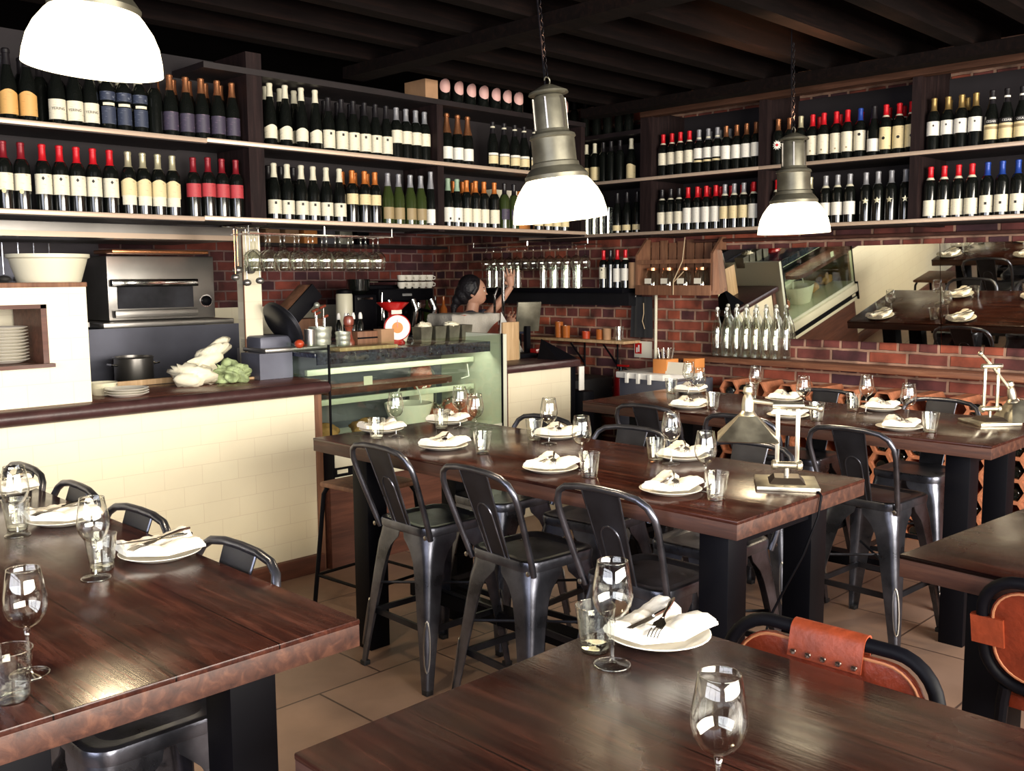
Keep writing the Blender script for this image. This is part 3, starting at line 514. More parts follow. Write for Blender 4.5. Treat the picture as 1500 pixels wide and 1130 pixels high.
part(t, 'copper_tray', MB().box(.06, .72, .0, .3, 1.8, 1.825, bev=.005), 'cap_copper', 'copper-coloured tray on top'); part(t, 'stand_shelf', MB().box(0, .92, .05, .95, 1.32, 1.355, bev=.004), 'stainless'); part(t, 'stand', MB().box(.05, .88, .4, .95, 0, 1.32), 'stainless_d')
t = T('salamander_grill', 'dark stainless salamander grill left of the deck oven', 'grill', (2.0, 6.3, 0)); part(t, 'body', MB().box(-.1, .5, .2, .7, 1.38, 1.78), 'stainless_d'); part(t, 'shelf', MB().box(-.1, .5, .05, .7, 1.33, 1.36), 'stainless'); part(t, 'rack_bar', MB().tube([(-.1, .1, 1.6), (.5, .1, 1.6)], .015), 'chrome'); part(t, 'stand', MB().box(-.05, .5, .3, .7, 0, 1.33), 'stainless_d')
t = T('range_cooker', 'dull steel range cooker with splashback behind the kitchen worktop', 'cooker', (1.4, 5.65, 0)); part(t, 'body', MB().box(0, 1.9, 0, .55, 0, .93), 'stainless_d'); part(t, 'hob', MB().box(0, 1.9, 0, .55, .93, .95), 'black'); part(t, 'splashback', MB().box(-.3, 2.1, .56, .58, .9, 1.32), 'stainless_d')
t = T('stock_pot', 'tall steel stock pot with side handles on the range cooker', 'pot', (2.58, 5.9, .95)); part(t, 'body', MB().lathe([(.11, 0), (.115, .01), (.115, .2), (.122, .205), (.115, .21), (.11, .21), (.108, .02), (.001, .015)], 28), 'stainless')
for s in (-1, 1): part(t, 'handle', MB().tube([(s*.115, -.03, .16), (s*.15, -.03, .165), (s*.15, .03, .165), (s*.115, .03, .16)], .006), 'chrome')
one('frying_pan', MB().lathe([(.001, .004), (.09, .004), (.12, .05), (.124, .05), (.094, 0), (.001, 0)], 24), 'gundark', 'dark frying pan on the cooker left of the stock pot', 'pan', loc=(2.22, 5.85, .95))
for i in range(5): 
    x = 1.95+i*.06; t = T('kitchen_ladle', f'{ORD[i]} from left of five steel pans and ladles above the white tub', 'ladle', (1.9+i*.09, 6.3, 1.62), group='pans hanging behind the tub'); part(t, 'bowl', MB().sphere((0, 0, .02), .04, 8, (1, 1, .6)), 'stainless'); part(t, 'handle', MB().tube([(0, 0, .05), (0, 0, .24)], .006), 'chrome')
for i, (x, ln) in enumerate(((2.72, .24), (2.755, .2), (2.79, .27), (2.83, .2), (2.87, .26))):
    t = T('hanging_ladle', f'{ORD[i]} from left of five steel ladles hanging beside the tiled pillar', 'ladle', (x, 4.865+.03*(i % 2), 1.90), group='ladles beside the pillar'); part(t, 'handle', MB().tube([(0, 0, 0), (0, .0, -ln)], .003), 'cap_copper' if i < 2 else 'stainless'); part(t, 'bowl', MB().sphere((0, 0, -ln-.02), .024+.005*(i % 2), 8, (1, 1, .8)), 'stainless')
    part(t, 'hook', MB().tube([(0, 0, 0), (0, .0, .012), (.006, 0, .018)], .003), 'chrome')
one('hook_rail', MB().tube([(2.66, 4.88, 1.915), (2.95, 4.88, 1.915)], .006), 'chrome', 'short steel hook rail under kitchen shelving beside the pillar', 'rail')

# ------------------------------------------------------------------ tables
def table(label, x0, x1, y0, y1, legs, h=.93, rz=0, piv=None, foot=.105):
    cx, cy = (x0+x1)/2, (y0+y1)/2
    if piv: px, py = piv
    else: px, py = cx, cy
    t = T('dining_table', label, 'table', (px, py, 0), rz, 'tall dark wooden dining tables')
    a, b, c, d = x0-px, x1-px, y0-py, y1-py
    part(t, 'tabletop', MB().box(a, b, c, d, h-.012, h, bev=.003), 'table'); part(t, 'edge_band', MB().box(a+.001, b-.001, c+.001, d-.001, h-.058, h-.011, bev=.002), 'table_edge', 'worn lighter edge of the top')
    xs, ys = legs
    for y in ys:
        for x in xs: part(t, 'leg', MB().box(x-px-foot/2, x-px+foot/2, y-py-foot/2, y-py+foot/2, .0, h-.058, bev=.003), 'black')
        part(t, 'cross_bearer', MB().box(min(xs)-px-.05, max(xs)-px+.05, y-py-.04, y-py+.04, h-.12, h-.058), 'black')
    part(t, 'stretcher', MB().box((min(xs)+max(xs))/2-px-.04, (min(xs)+max(xs))/2-px+.04, min(ys)-py, max(ys)-py, .18, .24), 'black')
    return t
table('long dark wooden table in the centre with black posts, brass lamp on its end', 2.37, 3.18, 1.465, 3.62, ((2.51, 3.02), (1.60, 3.40)))
table('long dark scratched wooden table at left in front of the tiled counter', .345, 1.145, 1.595, 4.0, ((.52, .97), (1.78, 3.92)))
table('dark wooden table nearest the camera beside the orange leather chair', .737, 1.57, -.55, 1.203, ((.88, 1.12), (-.3, .9)))
table('small dark wooden table at the right edge, turned slightly', 2.365, 3.15, -.4, .995, ((2.55, 2.95), (-.1, .83)), rz=R(-5), piv=(2.365, .995))
table('long dark wooden table by the brick wall and terracotta wine rack', 4.13, 4.985, 1.375, 3.57, ((4.33, 4.8), (1.56, 3.3)))

# ------------------------------------------------------------------ stools
def arch_leg(sx, sy):
    """one pressed sheet leg: rounded corner section that flares into the seat skirt"""
    mb = MB(); lv = [(.628, .158, .150, .165), (.60, .152, .155, .168), (.585, .150, .156, .170), (.563, .128, .157, .172), (.54, .108, .158, .175), (.50, .090, .16, .178), (.43, .078, .165, .186), (.3, .064, .178, .2), (.12, .044, .2, .218), (0, .032, .214, .228)]
    vs = []; m = 6
    for z, wd, c, o in lv:
        sec = [(0, 1)]+[(math.cos(R(90-15*k))*.35+.65, math.sin(R(90-15*k))*.35+.65) for k in range(7)]+[(1, 0)]
        for off in (0, .006):
            for u, v in sec:
                x = o-wd*(1-u)-off*(.7 if u > .3 else 0); y = o-wd*(1-v)-off*(.7 if v > .3 else 0); vs.append((sx*x, sy*y, z))
    q = 9; st = 18; fs = []
    for j in range(len(lv)-1):
        for i in range(q-1):
            fs.append((j*st+i, j*st+i+1, (j+1)*st+i+1, (j+1)*st+i)); fs.append((j*st+q+i, (j+1)*st+q+i, (j+1)*st+q+i+1, j*st+q+i+1))
        fs.append((j*st, (j+1)*st, (j+1)*st+q, j*st+q)); fs.append((j*st+q-1, j*st+2*q-1, (j+1)*st+2*q-1, (j+1)*st+q-1))
    fs.append(tuple((len(lv)-1)*st+i for i in range(q))+tuple((len(lv)-1)*st+q+i for i in range(q-1, -1, -1)))
    return mb.add(vs, fs)
def rsq(h, r, n=6):
    p = []
    for cx, cy, a0 in ((h-r, h-r, 0), (-h+r, h-r, 90), (-h+r, -h+r, 180), (h-r, -h+r, 270)):
        for k in range(n+1): a = R(a0+90*k/n); p.append((cx+r*math.cos(a), cy+r*math.sin(a)))
    return p
def make_stool(with_back=True):
    t = T('metal_bar_stool', 'stool', 'stool')
    mb = MB(); vs = []; lev = [(.150, .0, .646), (.163, .06, .648), (.170, .06, .645), (.173, .06, .636), (.171, .06, .612), (.165, .06, .608)]
    o = rsq(.1, .05); vs = [(x, y, .640) for x, y in rsq(.12, .05)]; k = len(vs)
    for h, r, z in lev: vs += [(x, y, z) for x, y in rsq(h, max(.05, r))]
    fs = [tuple(range(k))]+[(j*k+i, j*k+(i+1) % k, (j+1)*k+(i+1) % k, (j+1)*k+i) for j in range(len(lev)) for i in range(k)]
    fs.append(tuple(len(lev)*k+i for i in range(k))[::-1]); part(t, 'seat', mb.add(vs, fs), 'gun')
    for sx in (-1, 1):
        for sy in (-1, 1):
            l = part(t, 'leg', arch_leg(sx, sy), 'gun', sharp=.9)
            g = []; 
            for a in range(17):
                q = 2*PI*a/16; zz = .19+.10*math.cos(q) ; w_ = .013*math.sin(q)
                oo = .218+(.12-zz)*.1 if zz < .12 else .2+(.3-zz)*.1
                wl = .044+(zz-.12)*.11; d = oo-.1025*wl+.0015; g.append((sx*(d+w_*.7), sy*(d-w_*.7), zz))
            part(l, 'pressed_groove', MB().tube(g[:-1], .0034, 5, True), 'worn', 'bright worn rim of the groove')
            part(l, 'foot', MB().box(sx*.213-.016, sx*.213+.016, sy*.213-.016, sy*.213+.016, 0, .02, bev=.003), 'darkrub')
    for z in (.24,):
        for a, b in (((-1, -1), (1, -1)), ((1, -1), (1, 1)), ((1, 1), (-1, 1)), ((-1, 1), (-1, -1))):
            c = .178; part(t, 'footrest', MB().box(min(a[0], b[0])*c-.006, max(a[0], b[0])*c+.006, min(a[1], b[1])*c-.006, max(a[1], b[1])*c+.006, z-.012, z+.012), 'gundark')
    for s in (-1, 1): part(t, 'brace', MB().tube([(-s*.16, -.16, .36), (s*.16, .16, .36)], .006, 6), 'gundark')
    if not with_back: return t
    def yb(z): return -.160-(z-.63)*.36
    pts = [(-.168, yb(.60), .60), (-.176, yb(.64), .64), (-.192, yb(.78), .78), (-.200, yb(.87), .87), (-.196, yb(.905), .905), (-.178, yb(.94), .94), (-.145, yb(.96), .96), (-.08, yb(.97), .97), (0, yb(.972), .972)]
    pts = pts+[(-x, y, z) for x, y, z in pts[:-1][::-1]]; part(t, 'back_hoop', MB().tube(pts, .0115, 10), 'gun', sharp=1.2)
    mb = MB(); vs = []; L = [(.60, .055), (.7, .06), (.82, .067), (.92, .073), (.972, .076)]
    for z, h in L: vs += [(-h, yb(z)-.001, z), (h, yb(z)-.001, z), (h, yb(z)+.004, z), (-h, yb(z)+.004, z)]
    fs = [(4*j+i, 4*j+(i+1) % 4, 4*j+4+(i+1) % 4, 4*j+4+i) for j in range(4) for i in range(4)]+[(3, 2, 1, 0), (16, 17, 18, 19)]
    sp = part(t, 'back_splat', mb.add(vs, fs), 'gundark', sharp=.3)
    ar = [(-.038, .62)]+[(-.038*math.cos(R(a)), .80+.045*math.sin(R(a))) for a in range(0, 181, 15)]+[(.038, .62)]
    part(sp, 'embossed_arch', MB().tube([(x, yb(z)-.002, z) for x, z in ar], .003, 5), 'gun')
    for s in (-1, 1): part(sp, 'flange', MB().tube([(s*h, yb(z), z) for z, h in L], .0035, 5), 'gun')
    for s in (-1, 1): part(t, 'bolt', MB().lathe([(.009, 0), (.009, .004), (.005, .006)], 10, TM((s*.17, -.176, .615), 90)), 'worn')
    return t
SK = Kind(make_stool())
def stool(x, y, face, label): SK.put((x, y, 0), R(face-90), label, 'gunmetal cafe stools')
# centre table near side, backs towards the camera
stool(2.56, 3.03, -2, 'metal back stool at centre table, near side, leftmost by the tiled counter')
stool(2.51, 2.41, -4, 'metal back stool at centre table, near side, middle of three')
stool(2.565, 1.905, 0, 'metal back stool at centre table, near side, third, beside the front post')
stool(3.04, 3.11, 178, 'metal stool across the centre table by its far left corner, only hoop top showing')
stool(3.05, 2.57, 184, 'metal stool across the centre table, middle, hoop showing behind folded napkin')
stool(3.05, 2.00, 181, 'metal stool across the centre table, directly behind the brass lamp shade')
stool(4.22, 2.99, 0, 'metal back stool at brick wall table, near side, leftmost')
stool(4.22, 2.44, 0, 'metal back stool at brick wall table, near side, hidden partly by brass lamp')
stool(4.21, 1.88, -3, 'metal back stool at brick wall table, near side, fully shown right of centre table')
stool(4.89, 2.62, 182, 'metal stool across brick wall table, middle, low hoop before the rack')
stool(4.89, 1.98, 180, 'metal stool across brick wall table at right, hoop before terracotta rack')
stool(.90, 3.63, 180, 'metal stool across left table, farthest hoop at the picture edge')
stool(.90, 3.165, 178, 'metal stool across left table, second hoop from the left')
stool(.89, 2.68, 182, 'metal stool across left table, third hoop, behind the plate')
stool(.90, 2.14, 180, 'metal stool across left table, nearest hoop, right of the plates')

t = T('tube_frame_stool', 'backless stool with thin black tube legs and flat reddish wooden seat by the counter', 'stool', (2.76, 3.74, 0), R(4))
part(t, 'seat', MB().box(-.17, .17, -.17, .17, .635, .66, bev=.01), 'woodmid'); 
for sx in (-1, 1):
    for sy in (-1, 1): part(t, 'leg', MB().tube([(sx*.14, sy*.14, .635), (sx*.155, sy*.155, .6), (sx*.2, sy*.2, 0)], .011, 8), 'black')
part(t, 'foot_ring', MB().tube([(sx*.185, sy*.185, .2) for sx, sy in ((-1, -1), (1, -1), (1, 1), (-1, 1))], .008, 6, True), 'black')

# ------------------------------------------------------------------ leather chairs
def rrect(w, h, r, n=7):
    p = []
    for cx, cz, a0 in ((w/2-r, h/2-r, 0), (-w/2+r, h/2-r, 90), (-w/2+r, -h/2+r, 180), (w/2-r, -h/2+r, 270)):
        for k in range(n+1): a = R(a0+90*k/n); p.append((cx+r*math.cos(a), cz+r*math.sin(a)))
    return p
def make_leather():
    t = T('leather_bar_chair', 'c', 'chair'); W = .43; H = .27; zc = .80; by = -.2
    lean = lambda z: by-(z-.66)*.22
    part(t, 'back_frame', MB().tube([(x, lean(zc+z), zc+z) for x, z in rrect(W, H, .09)], .0138, 12, True), 'black', sharp=2)
    poly = rrect(W-.04, H-.04, .08); mb = MB(); n = len(poly); vs = []
    for dy in (-.006, .006): vs += [(x, lean(zc+z)+dy, zc+z) for x, z in poly]
    fs = [tuple(range(n))[::-1], tuple(range(n, 2*n))]+[(i, (i+1) % n, n+(i+1) % n, n+i) for i in range(n)]
    lb = part(t, 'back_sling', mb.add(vs, fs), 'leather', 'orange-brown leather'); 
    for dy in (-.007, .007): part(lb, 'piping', MB().tube([(x*.97, lean(zc+z)+dy, zc+z*.97) for x, z in poly], .003, 5, True), 'stitch', 'pale stitched edge')
    # strap wrapped over the top tube with rivets
    mb = MB(); vs = []; zt = zc+H/2; rr = .018; prof = [(-.019, -.05)]+[(-rr*math.cos(R(a)), rr*math.sin(R(a))) for a in range(0, 181, 20)]+[(.019, -.05)]
    prof = [(a, b) for a, b in prof]; inner = [(a*.8, b*.8 if b > 0 else b) for a, b in prof][::-1]; loop = prof+inner; q = len(loop)
    for x in (-.075, .075): vs += [(x, lean(zt+b)+a, zt+b) for a, b in loop]
    st = part(t, 'top_strap', mb.add(vs, [(i, (i+1) % q, q+(i+1) % q, q+i) for i in range(q)]+[tuple(range(q))[::-1], tuple(range(q, 2*q))]), 'leather2', 'leather flap wrapped over the top tube')
    for k in range(5):
        for sd in (-1, 1): part(st, 'rivet', MB().lathe([(.0065, 0), (.0055, .003), (.001, .004)], 10, TM((-.062+.031*k, lean(zt-.04)+sd*.02, zt-.04), 90 if sd < 0 else -90)), 'steel')
    for s in (-1, 1):
        mb = MB(); loop2 = [(s*(W/2-.05), -.014), (s*(W/2+.022), -.017), (s*(W/2+.026), 0), (s*(W/2+.022), .017), (s*(W/2-.05), .014)]
        vs = []; 
        for z in (zc-.035, zc+.035): vs += [(x, lean(z)+y, z) for x, y in loop2]
        part(t, 'side_strap', mb.add(vs, [(i, (i+1) % 5, 5+(i+1) % 5, 5+i) for i in range(5)]+[(0, 1, 2, 3, 4), (9, 8, 7, 6, 5)]), 'leather2', 'pale leather side strap')
    part(t, 'seat', MB().box(-.2, .2, -.18, .2, .6, .64, bev=.015), 'leather')
    for sx in (-1, 1):
        part(t, 'back_post', MB().tube([(sx*.17, lean(zc-H/2), zc-H/2), (sx*.18, -.19, .62), (sx*.2, -.22, 0)], .0145, 10), 'black')
        part(t, 'front_leg', MB().tube([(sx*.18, .18, .62), (sx*.2, .2, 0)], .0145, 10), 'black'); part(t, 'side_rail', MB().tube([(sx*.18, -.19, .61), (sx*.18, .19, .61)], .012, 8), 'black')
    part(t, 'footrest', MB().tube([(-.19, .19, .25), (.19, .19, .25)], .011, 8), 'black'); part(t, 'rear_rail', MB().tube([(-.195, -.215, .25), (.195, -.215, .25)], .011, 8), 'black')
    return t
LK = Kind(make_leather())
LK.put((1.455, .845, 0), R(91), 'orange leather chair with riveted top flap behind the nearest table')
LK.put((2.56, .552, .0), R(-90-3), 'orange leather chair cut off by the right picture edge')

# ------------------------------------------------------------------ tableware prototypes
def wineglass():
    t = T('wine_glass', 'g', 'glass'); o = [(.0045, .086), (.010, .089), (.023, .097), (.033, .112), (.0368, .128), (.0362, .146), (.032, .170), (.0278, .194)]
    prof = o+[(.0272, .1945), (.0265, .194)]+[(r-.0013, z+.001) for r, z in o[1:-1][::-1]]+[(.001, .088)]
    part(t, 'bowl', MB().lathe(prof, 32, cap0=False, cap1=False), 'glass', sharp=2); part(t, 'stem', MB().lathe([(.0075, .006), (.0042, .014), (.0036, .04), (.0038, .07), (.006, .084)], 14), 'clear', sharp=2)
    part(t, 'rim', MB().tube([(0.0272*math.cos(2*PI*i/24), .0272*math.sin(2*PI*i/24), .1942) for i in range(24)], .0011, 6, True), 'clear', sharp=2)
    part(t, 'foot', MB().lathe([(.001, 0), (.032, 0), (.033, .0015), (.03, .003), (.012, .0055), (.006, .009)], 32), 'glassfoot', sharp=2); part(t, 'foot_edge', MB().tube([(.0328*math.cos(2*PI*i/24), .0328*math.sin(2*PI*i/24), .002) for i in range(24)], .0011, 6, True), 'clear', sharp=2); return t
def tumbler():
    t = T('glass_tumbler', 'g', 'glass'); n = 36; mb = MB(); vs = []; lv = [(.026, 0, 0), (.0275, .004, 0), (.029, .012, 1), (.0325, .05, 1), (.0345, .062, .3), (.036, .072, 0), (.038, .088, 0)]
    for r, z, f in lv:
        for i in range(n): a = 2*PI*i/n; k = 1-f*.045*(1 if i % 4 in (0,) else 0)-f*.02*(1 if i % 2 else 0); vs.append((r*k*math.cos(a), r*k*math.sin(a), z))
    for r, z in ((.0365, .0885), (.034, .06), (.0305, .03), (.027, .012), (.002, .011)):
        for i in range(n): a = 2*PI*i/n; vs.append((r*math.cos(a), r*math.sin(a), z))
    L = len(lv)+5; fs = [(j*n+i, j*n+(i+1) % n, (j+1)*n+(i+1) % n, (j+1)*n+i) for j in range(L-1) for i in range(n)]+[tuple(range(n))[::-1]]
    part(t, 'facetted_body', mb.add(vs, fs), 'tumb', sharp=.15); part(t, 'rim', MB().tube([(.0374*math.cos(2*PI*i/24), .0374*math.sin(2*PI*i/24), .0883) for i in range(24)], .001, 6, True), 'clear', sharp=2)
    part(t, 'base', MB().lathe([(.024, .001), (.0255, .004), (.0265, .0095), (.001, .0105)], 18), 'clear'); return t
def napkin():
    t = T('folded_napkin', 'n', 'napkin')
    for s, ang in ((-1, -9), (1, 8)):
        mb = MB(); vs = []; n = 18; prof = [(-1, .1), (-.96, .75), (-.7, 1.05), (-.3, 1.25), (.1, 1.3), (.5, 1.15), (.85, .85), (1, .4), (.9, 0), (0, -.02), (-.9, 0)]; m = len(prof)
        for j in range(n+1):
            u = -1+2*j/n; x = u*.094; wd = (.030 if s < 0 else .036)*(1-.10*u*s); hh = .0125*(1+.22*math.sin(j*.7+s*2)+.10*math.sin(j*1.9))*(1 if s < 0 else 1.15)
            for a, b in prof: vs.append((x+.006*a*s, s*.033+wd*a+.004*math.sin(u*3+s), .013+hh*b+.0015*math.sin(a*7+u*4)*(b > .2)+.010*abs(u)))
        fs = [(j*m+i, j*m+(i+1) % m, (j+1)*m+(i+1) % m, (j+1)*m+i) for j in range(n) for i in range(m)]+[tuple(range(m))[::-1], tuple(n*m+i for i in range(m))]
        f = part(t, 'fold', mb.add(vs, fs, TM((0, 0, 0), 0, 0, ang)), 'linen', sharp=.9)
        mb2 = MB(); vs = [(v[0]*.99, v[1]*.9+s*.004, v[2]+.0075) for v in vs]; 
        part(f, 'fold_layer', MB().add([(x_*.96, y_, z_) for x_, y_, z_ in vs], fs, TM((0, 0, 0), 0, 0, ang+s*3)), 'linen', sharp=.9)
    return t
def knife():
    t = T('table_knife', 'k', 'knife'); mb = MB(); o = [(-.105, -.003), (-.1, -.008), (-.06, -.0095), (-.01, -.008), (0, -.004), (0, .004), (-.105, .0035)]
    part(t, 'blade', mb.prism(o, -.0008, .0008), 'steel'); part(t, 'handle', MB().tube([(0, 0, 0), (.02, 0, .0005), (.08, 0, 0), (.098, 0, 0)], [.0035, .0045, .006, .004], 8), 'steel'); return t
def fork():
    t = T('table_fork', 'f', 'fork'); mb = MB()
    hd = [(-.06, -.011), (-.035, -.012), (-.02, -.006), (-.005, -.003), (-.005, .003), (-.02, .006), (-.035, .012), (-.06, .011)]
    mb.prism(hd, -.0008, .0012)
    for k in range(4): y = -.0093+k*.0062; mb.tube([(-.058, y, 0), (-.08, y, .002), (-.1, y, -.001)], .0013, 5)
    part(t, 'head', mb, 'steel'); part(t, 'handle', MB().tube([(-.008, 0, 0), (.01, 0, .003), (.06, 0, .002), (.095, 0, 0)], [.003, .003, .0048, .003], 8), 'steel'); return t
WG, TB, NK, KN, FK = Kind(wineglass()), Kind(tumbler()), Kind(napkin()), Kind(knife()), Kind(fork())
Z = .93
def setting(px, py, rot, seat, glass=None, tum=None, cut=15):
    PLK.put((px, py, Z), 0, f'white plate {seat}', 'dinner plates on the tables')
    c, s = math.cos(R(rot)), math.sin(R(rot)); off = lambda a, b: (px+a*c-b*s, py+a*s+b*c)
    NK.put((px, py, Z+.003), R(rot), f'white folded napkin {seat}', 'folded napkins'); x, y = off(-.004, .008)
    KN.put((x, y, Z+.046), 0, f'steel knife laid on the napkin {seat}', 'knives on napkins', rot=(0, R(4), R(rot+cut))); x, y = off(.0, -.014)
    FK.put((x, y, Z+.05), 0, f'steel fork laid on the napkin {seat}', 'forks on napkins', rot=(0, R(-3), R(rot+cut+14)))
    if glass: WG.put((glass[0], glass[1], Z), 0, f'small stemmed wine glass {seat}', 'wine glasses on the tables')
    if tum: TB.put((tum[0], tum[1], Z), R(random.uniform(0, 90)), f'facetted water tumbler {seat}', 'tumblers on the tables')
setting(2.585, 2.99, 12, 'at centre table, near side, left seat', (2.86, 3.09), (2.612, 2.783))
setting(2.544, 2.353, 12, 'at centre table, near side, middle seat', (2.65, 2.295), (2.552, 2.174))
setting(2.547, 1.825, 10, 'at centre table, near side, right seat', (2.655, 1.765), (2.562, 1.66))
setting(3.05, 3.50, 15, 'at centre table, far side, left seat', (2.997, 3.345), (2.93, 3.40))
setting(3.10, 2.83, 12, 'at centre table, far side, middle seat', (2.96, 2.745), (2.99, 2.86))
setting(3.06, 2.14, 10, 'at centre table, far side, right seat', (2.945, 2.109), (2.945, 2.18))
setting(2.68, 3.53, -10, 'at centre table, head nearest the tiled counter', (2.639, 3.371), (2.555, 3.40))
setting(4.275, 2.96, 12, 'at brick wall table, near side, left seat', (4.50, 3.04), (4.32, 2.832))
setting(4.31, 2.39, 12, 'at brick wall table, near side, middle seat', (4.46, 2.39), (4.305, 2.235))
setting(4.31, 1.835, 12, 'at brick wall table, near side, right seat', (4.46, 1.86), (4.32, 1.70))
setting(4.86, 3.35, 10, 'at brick wall table, far side, left seat', (4.771, 3.357-.06), (4.74, 3.40))
setting(4.87, 2.73, 10, 'at brick wall table, far side, middle seat', (4.788, 2.86), (4.87, 2.93))
setting(4.86, 2.17, 10, 'at brick wall table, far side, right seat', (4.70, 2.174), (4.752, 2.267))
setting(1.065, 2.335, -6, 'at left table, far side, nearest seat', (.876, 2.27), (.915, 2.33), cut=10)
setting(1.03, 2.88, -8, 'at left table, far side, middle seat', (.883, 2.82), (.905, 2.89), cut=10)
setting(1.04, 3.42, -6, 'at left table, far side, farthest seat')
setting(1.478, 1.085, -2, 'on the nearest table', (1.319, 1.069), (1.35, 1.135), cut=12)
WG.put((.565, 1.79, Z), 0, 'wine glass cut by the left picture edge, on the left table', 'wine glasses on the tables'); TB.put((.506, 1.701, Z), 0, 'water tumbler at the left picture edge, near end of the left table', 'tumblers on the tables')
WG.put((1.025, .655, Z), 0, 'wine glass at the bottom of the picture, front of the nearest table', 'wine glasses on the tables')

# ------------------------------------------------------------------ pendants
def pendant(x, y, zr, tilt, ty, label):
    t = T('pendant_lamp', label, 'lamp', (x, y, zr), group='industrial pendant lamps'); t.rotation_euler = Matrix.Rotation(R(tilt), 3, Vector((.707, .707, 0))).to_euler()
    prof = [(.18, 0), (.177, .03), (.168, .07), (.152, .105), (.128, .138), (.112, .155)]
    part(t, 'opal_shade', MB().lathe(prof+[(.108, .153)]+[(r-.004, z) for r, z in prof[::-1][1:]]+[(.18, 0)], 48, cap0=False, cap1=False), 'shade', 'glowing cream opal shade', sharp=2)
    part(t, 'collar', MB().lathe([(.118, .15), (.12, .165), (.1, .19), (.092, .195), (.09, .21), (.083, .215), (.082, .30), (.088, .305), (.085, .315), (.066, .325), (.062, .335)], 36), 'galv')
    part(t, 'vent_body', MB().lathe([(.062, .33), (.060, .44), (.055, .455), (.050, .46)], 32), 'galv'); part(t, 'vent_hat', MB().lathe([(.045, .462), (.076, .466), (.073, .474), (.05, .485), (.02, .5)], 32), 'galv')
    for a in range(0, 360, 60): part(t, 'rib', MB().box(-.003, .003, .06, .066, .335, .45, TM((0, 0, 0), 0, 0, a)), 'worn')
    part(t, 'hook', MB().tube([(.015*math.cos(R(a)), 0, .515+.015*math.sin(R(a))) for a in range(-90, 200, 30)], .003, 6), 'galv')
    top = (ZC-zr)*.985; pts = [(0, 0, .53+(top-.53)*i/18) for i in range(19)]; mb = MB()
    for i in range(0, 26):
        z = .53+i*.026
        if z > top-.2: break
        mb.tube([((.007*math.cos(q) if i % 2 else 0), (0 if i % 2 else .007*math.cos(q)), z+.013*math.sin(q)+.01) for q in [2*PI*m/8 for m in range(8)]], .0018, 4, True)
    mb.tube([(.0, .012, .5), (.006, .014, top-.2), (.004, .01, top)], .003, 5); part(t, 'chain_and_cord', mb, 'black')
    part(t, 'bulb', MB().sphere((0, 0, .09), .035, 8), 'warm'); 
    lamp_light('lamp_bulb_light', (x, y, zr-.02), 38, (1, .78, .48), .07, 150); u = lamp_light('lamp_top_light', (x, y, zr+.56), 45.0 if x > 2 else 4, (1, .5, .25), .03, 120, (R(180), 0, 0))
    return t
pendant(1.12, 2.72, 2.20, 4, 0, 'industrial pendant lamp nearest the camera, cut off at top left'); pendant(2.77, 2.505, 1.845, -5.5, 0, 'industrial pendant lamp above the centre table'); pendant(4.55, 2.515, 1.84, -1.5, 0, 'industrial pendant lamp above the brick wall table, farthest away')

# ------------------------------------------------------------------ brass desk lamps
def desk_lamp(loc, rz, label, low):
    t = T('desk_lamp', label, 'lamp', loc, rz, 'antique brass reading lamps')
    part(t, 'base', MB().box(-.1, .1, -.1, .1, 0, .016, bev=.003), 'brass')
    part(t, 'base_step', MB().add([(-.06, -.06, .014), (.06, -.06, .014), (.06, .06, .014), (-.06, .06, .014), (-.04, -.04, .034), (.04, -.04, .034), (.04, .04, .034), (-.04, .04, .034)], [(0, 1, 5, 4), (1, 2, 6, 5), (2, 3, 7, 6), (3, 0, 4, 7), (4, 5, 6, 7)]), 'brass_d')
    part(t, 'stem', MB().tube([(0, 0, .03), (0, 0, .06)], .008), 'brass'); part(t, 'pivot', MB().lathe([(.013, -.05), (.017, -.045), (.017, -.035), (.012, -.03), (.012, .03), (.017, .035), (.017, .045), (.013, .05)], 18, TM((0, 0, .07), 90, 0, 90)), 'brass')
    for s in (-1, 1): part(t, 'upright_bar', MB().box(s*.032-.007, s*.032+.007, -.004, .004, .07, .27, bev=.002), 'brass')
    part(t, 'top_pivot', MB().lathe([(.01, -.05), (.012, -.045), (.012, .045), (.01, .05)], 14, TM((0, 0, .27), 90, 0, 90)), 'brass')
    a = [(.10, 0, .262), (0, 0, .27), (-.13, 0, .285)] if not low else [(-.06, 0, .33), (0, 0, .27), (.10, 0, .15)]
    part(t, 'arm', MB().tube(a, .007, 10), 'brass'); ex, ez = a[2][0], a[2][2]; 
    mb = MB().lathe([(.006, .05), (.014, .045), (.018, .03), (.012, .02), (.017, .01), (.02, -.01), (.02, -.035), (.028, -.045), (.03, -.05)], 20, TM((ex, 0, ez), 0, -12 if low else 0)); nk = part(t, 'lamp_neck', mb, 'brass')
    q = [(.028, .028, -.05), (.098, .098, -.125)]; vs = []
    for sc, th in ((1, 0), (.94, .004)):
        for hx, hy, z in q: vs += [(sx*hx*sc, sy*hy*sc, z-th) for sx, sy in ((-1, -1), (1, -1), (1, 1), (-1, 1))]
    fs = [(i, (i+1) % 4, 4+(i+1) % 4, 4+i) for i in range(4)]+[(8+i, 12+i, 12+(i+1) % 4, 8+(i+1) % 4) for i in range(4)]+[(4+i, 4+(i+1) % 4, 12+(i+1) % 4, 12+i) for i in range(4)]+[(3, 2, 1, 0)]
    part(t, 'pyramid_shade', MB().add(vs, fs, TM((ex, 0, ez), 0, -20 if low else 0, 0)), 'brass', sharp=.2)
    part(t, 'knob', MB().sphere((a[0][0], 0, a[0][2]), .012, 8), 'brass')
    return t
desk_lamp((2.895, 1.605, Z), R(-45-12), 'brass reading lamp with pyramid shade on the end of the centre table', False)
desk_lamp((4.76, 1.60, Z), R(-40), 'brass reading lamp with lowered shade on the brick wall table', True)

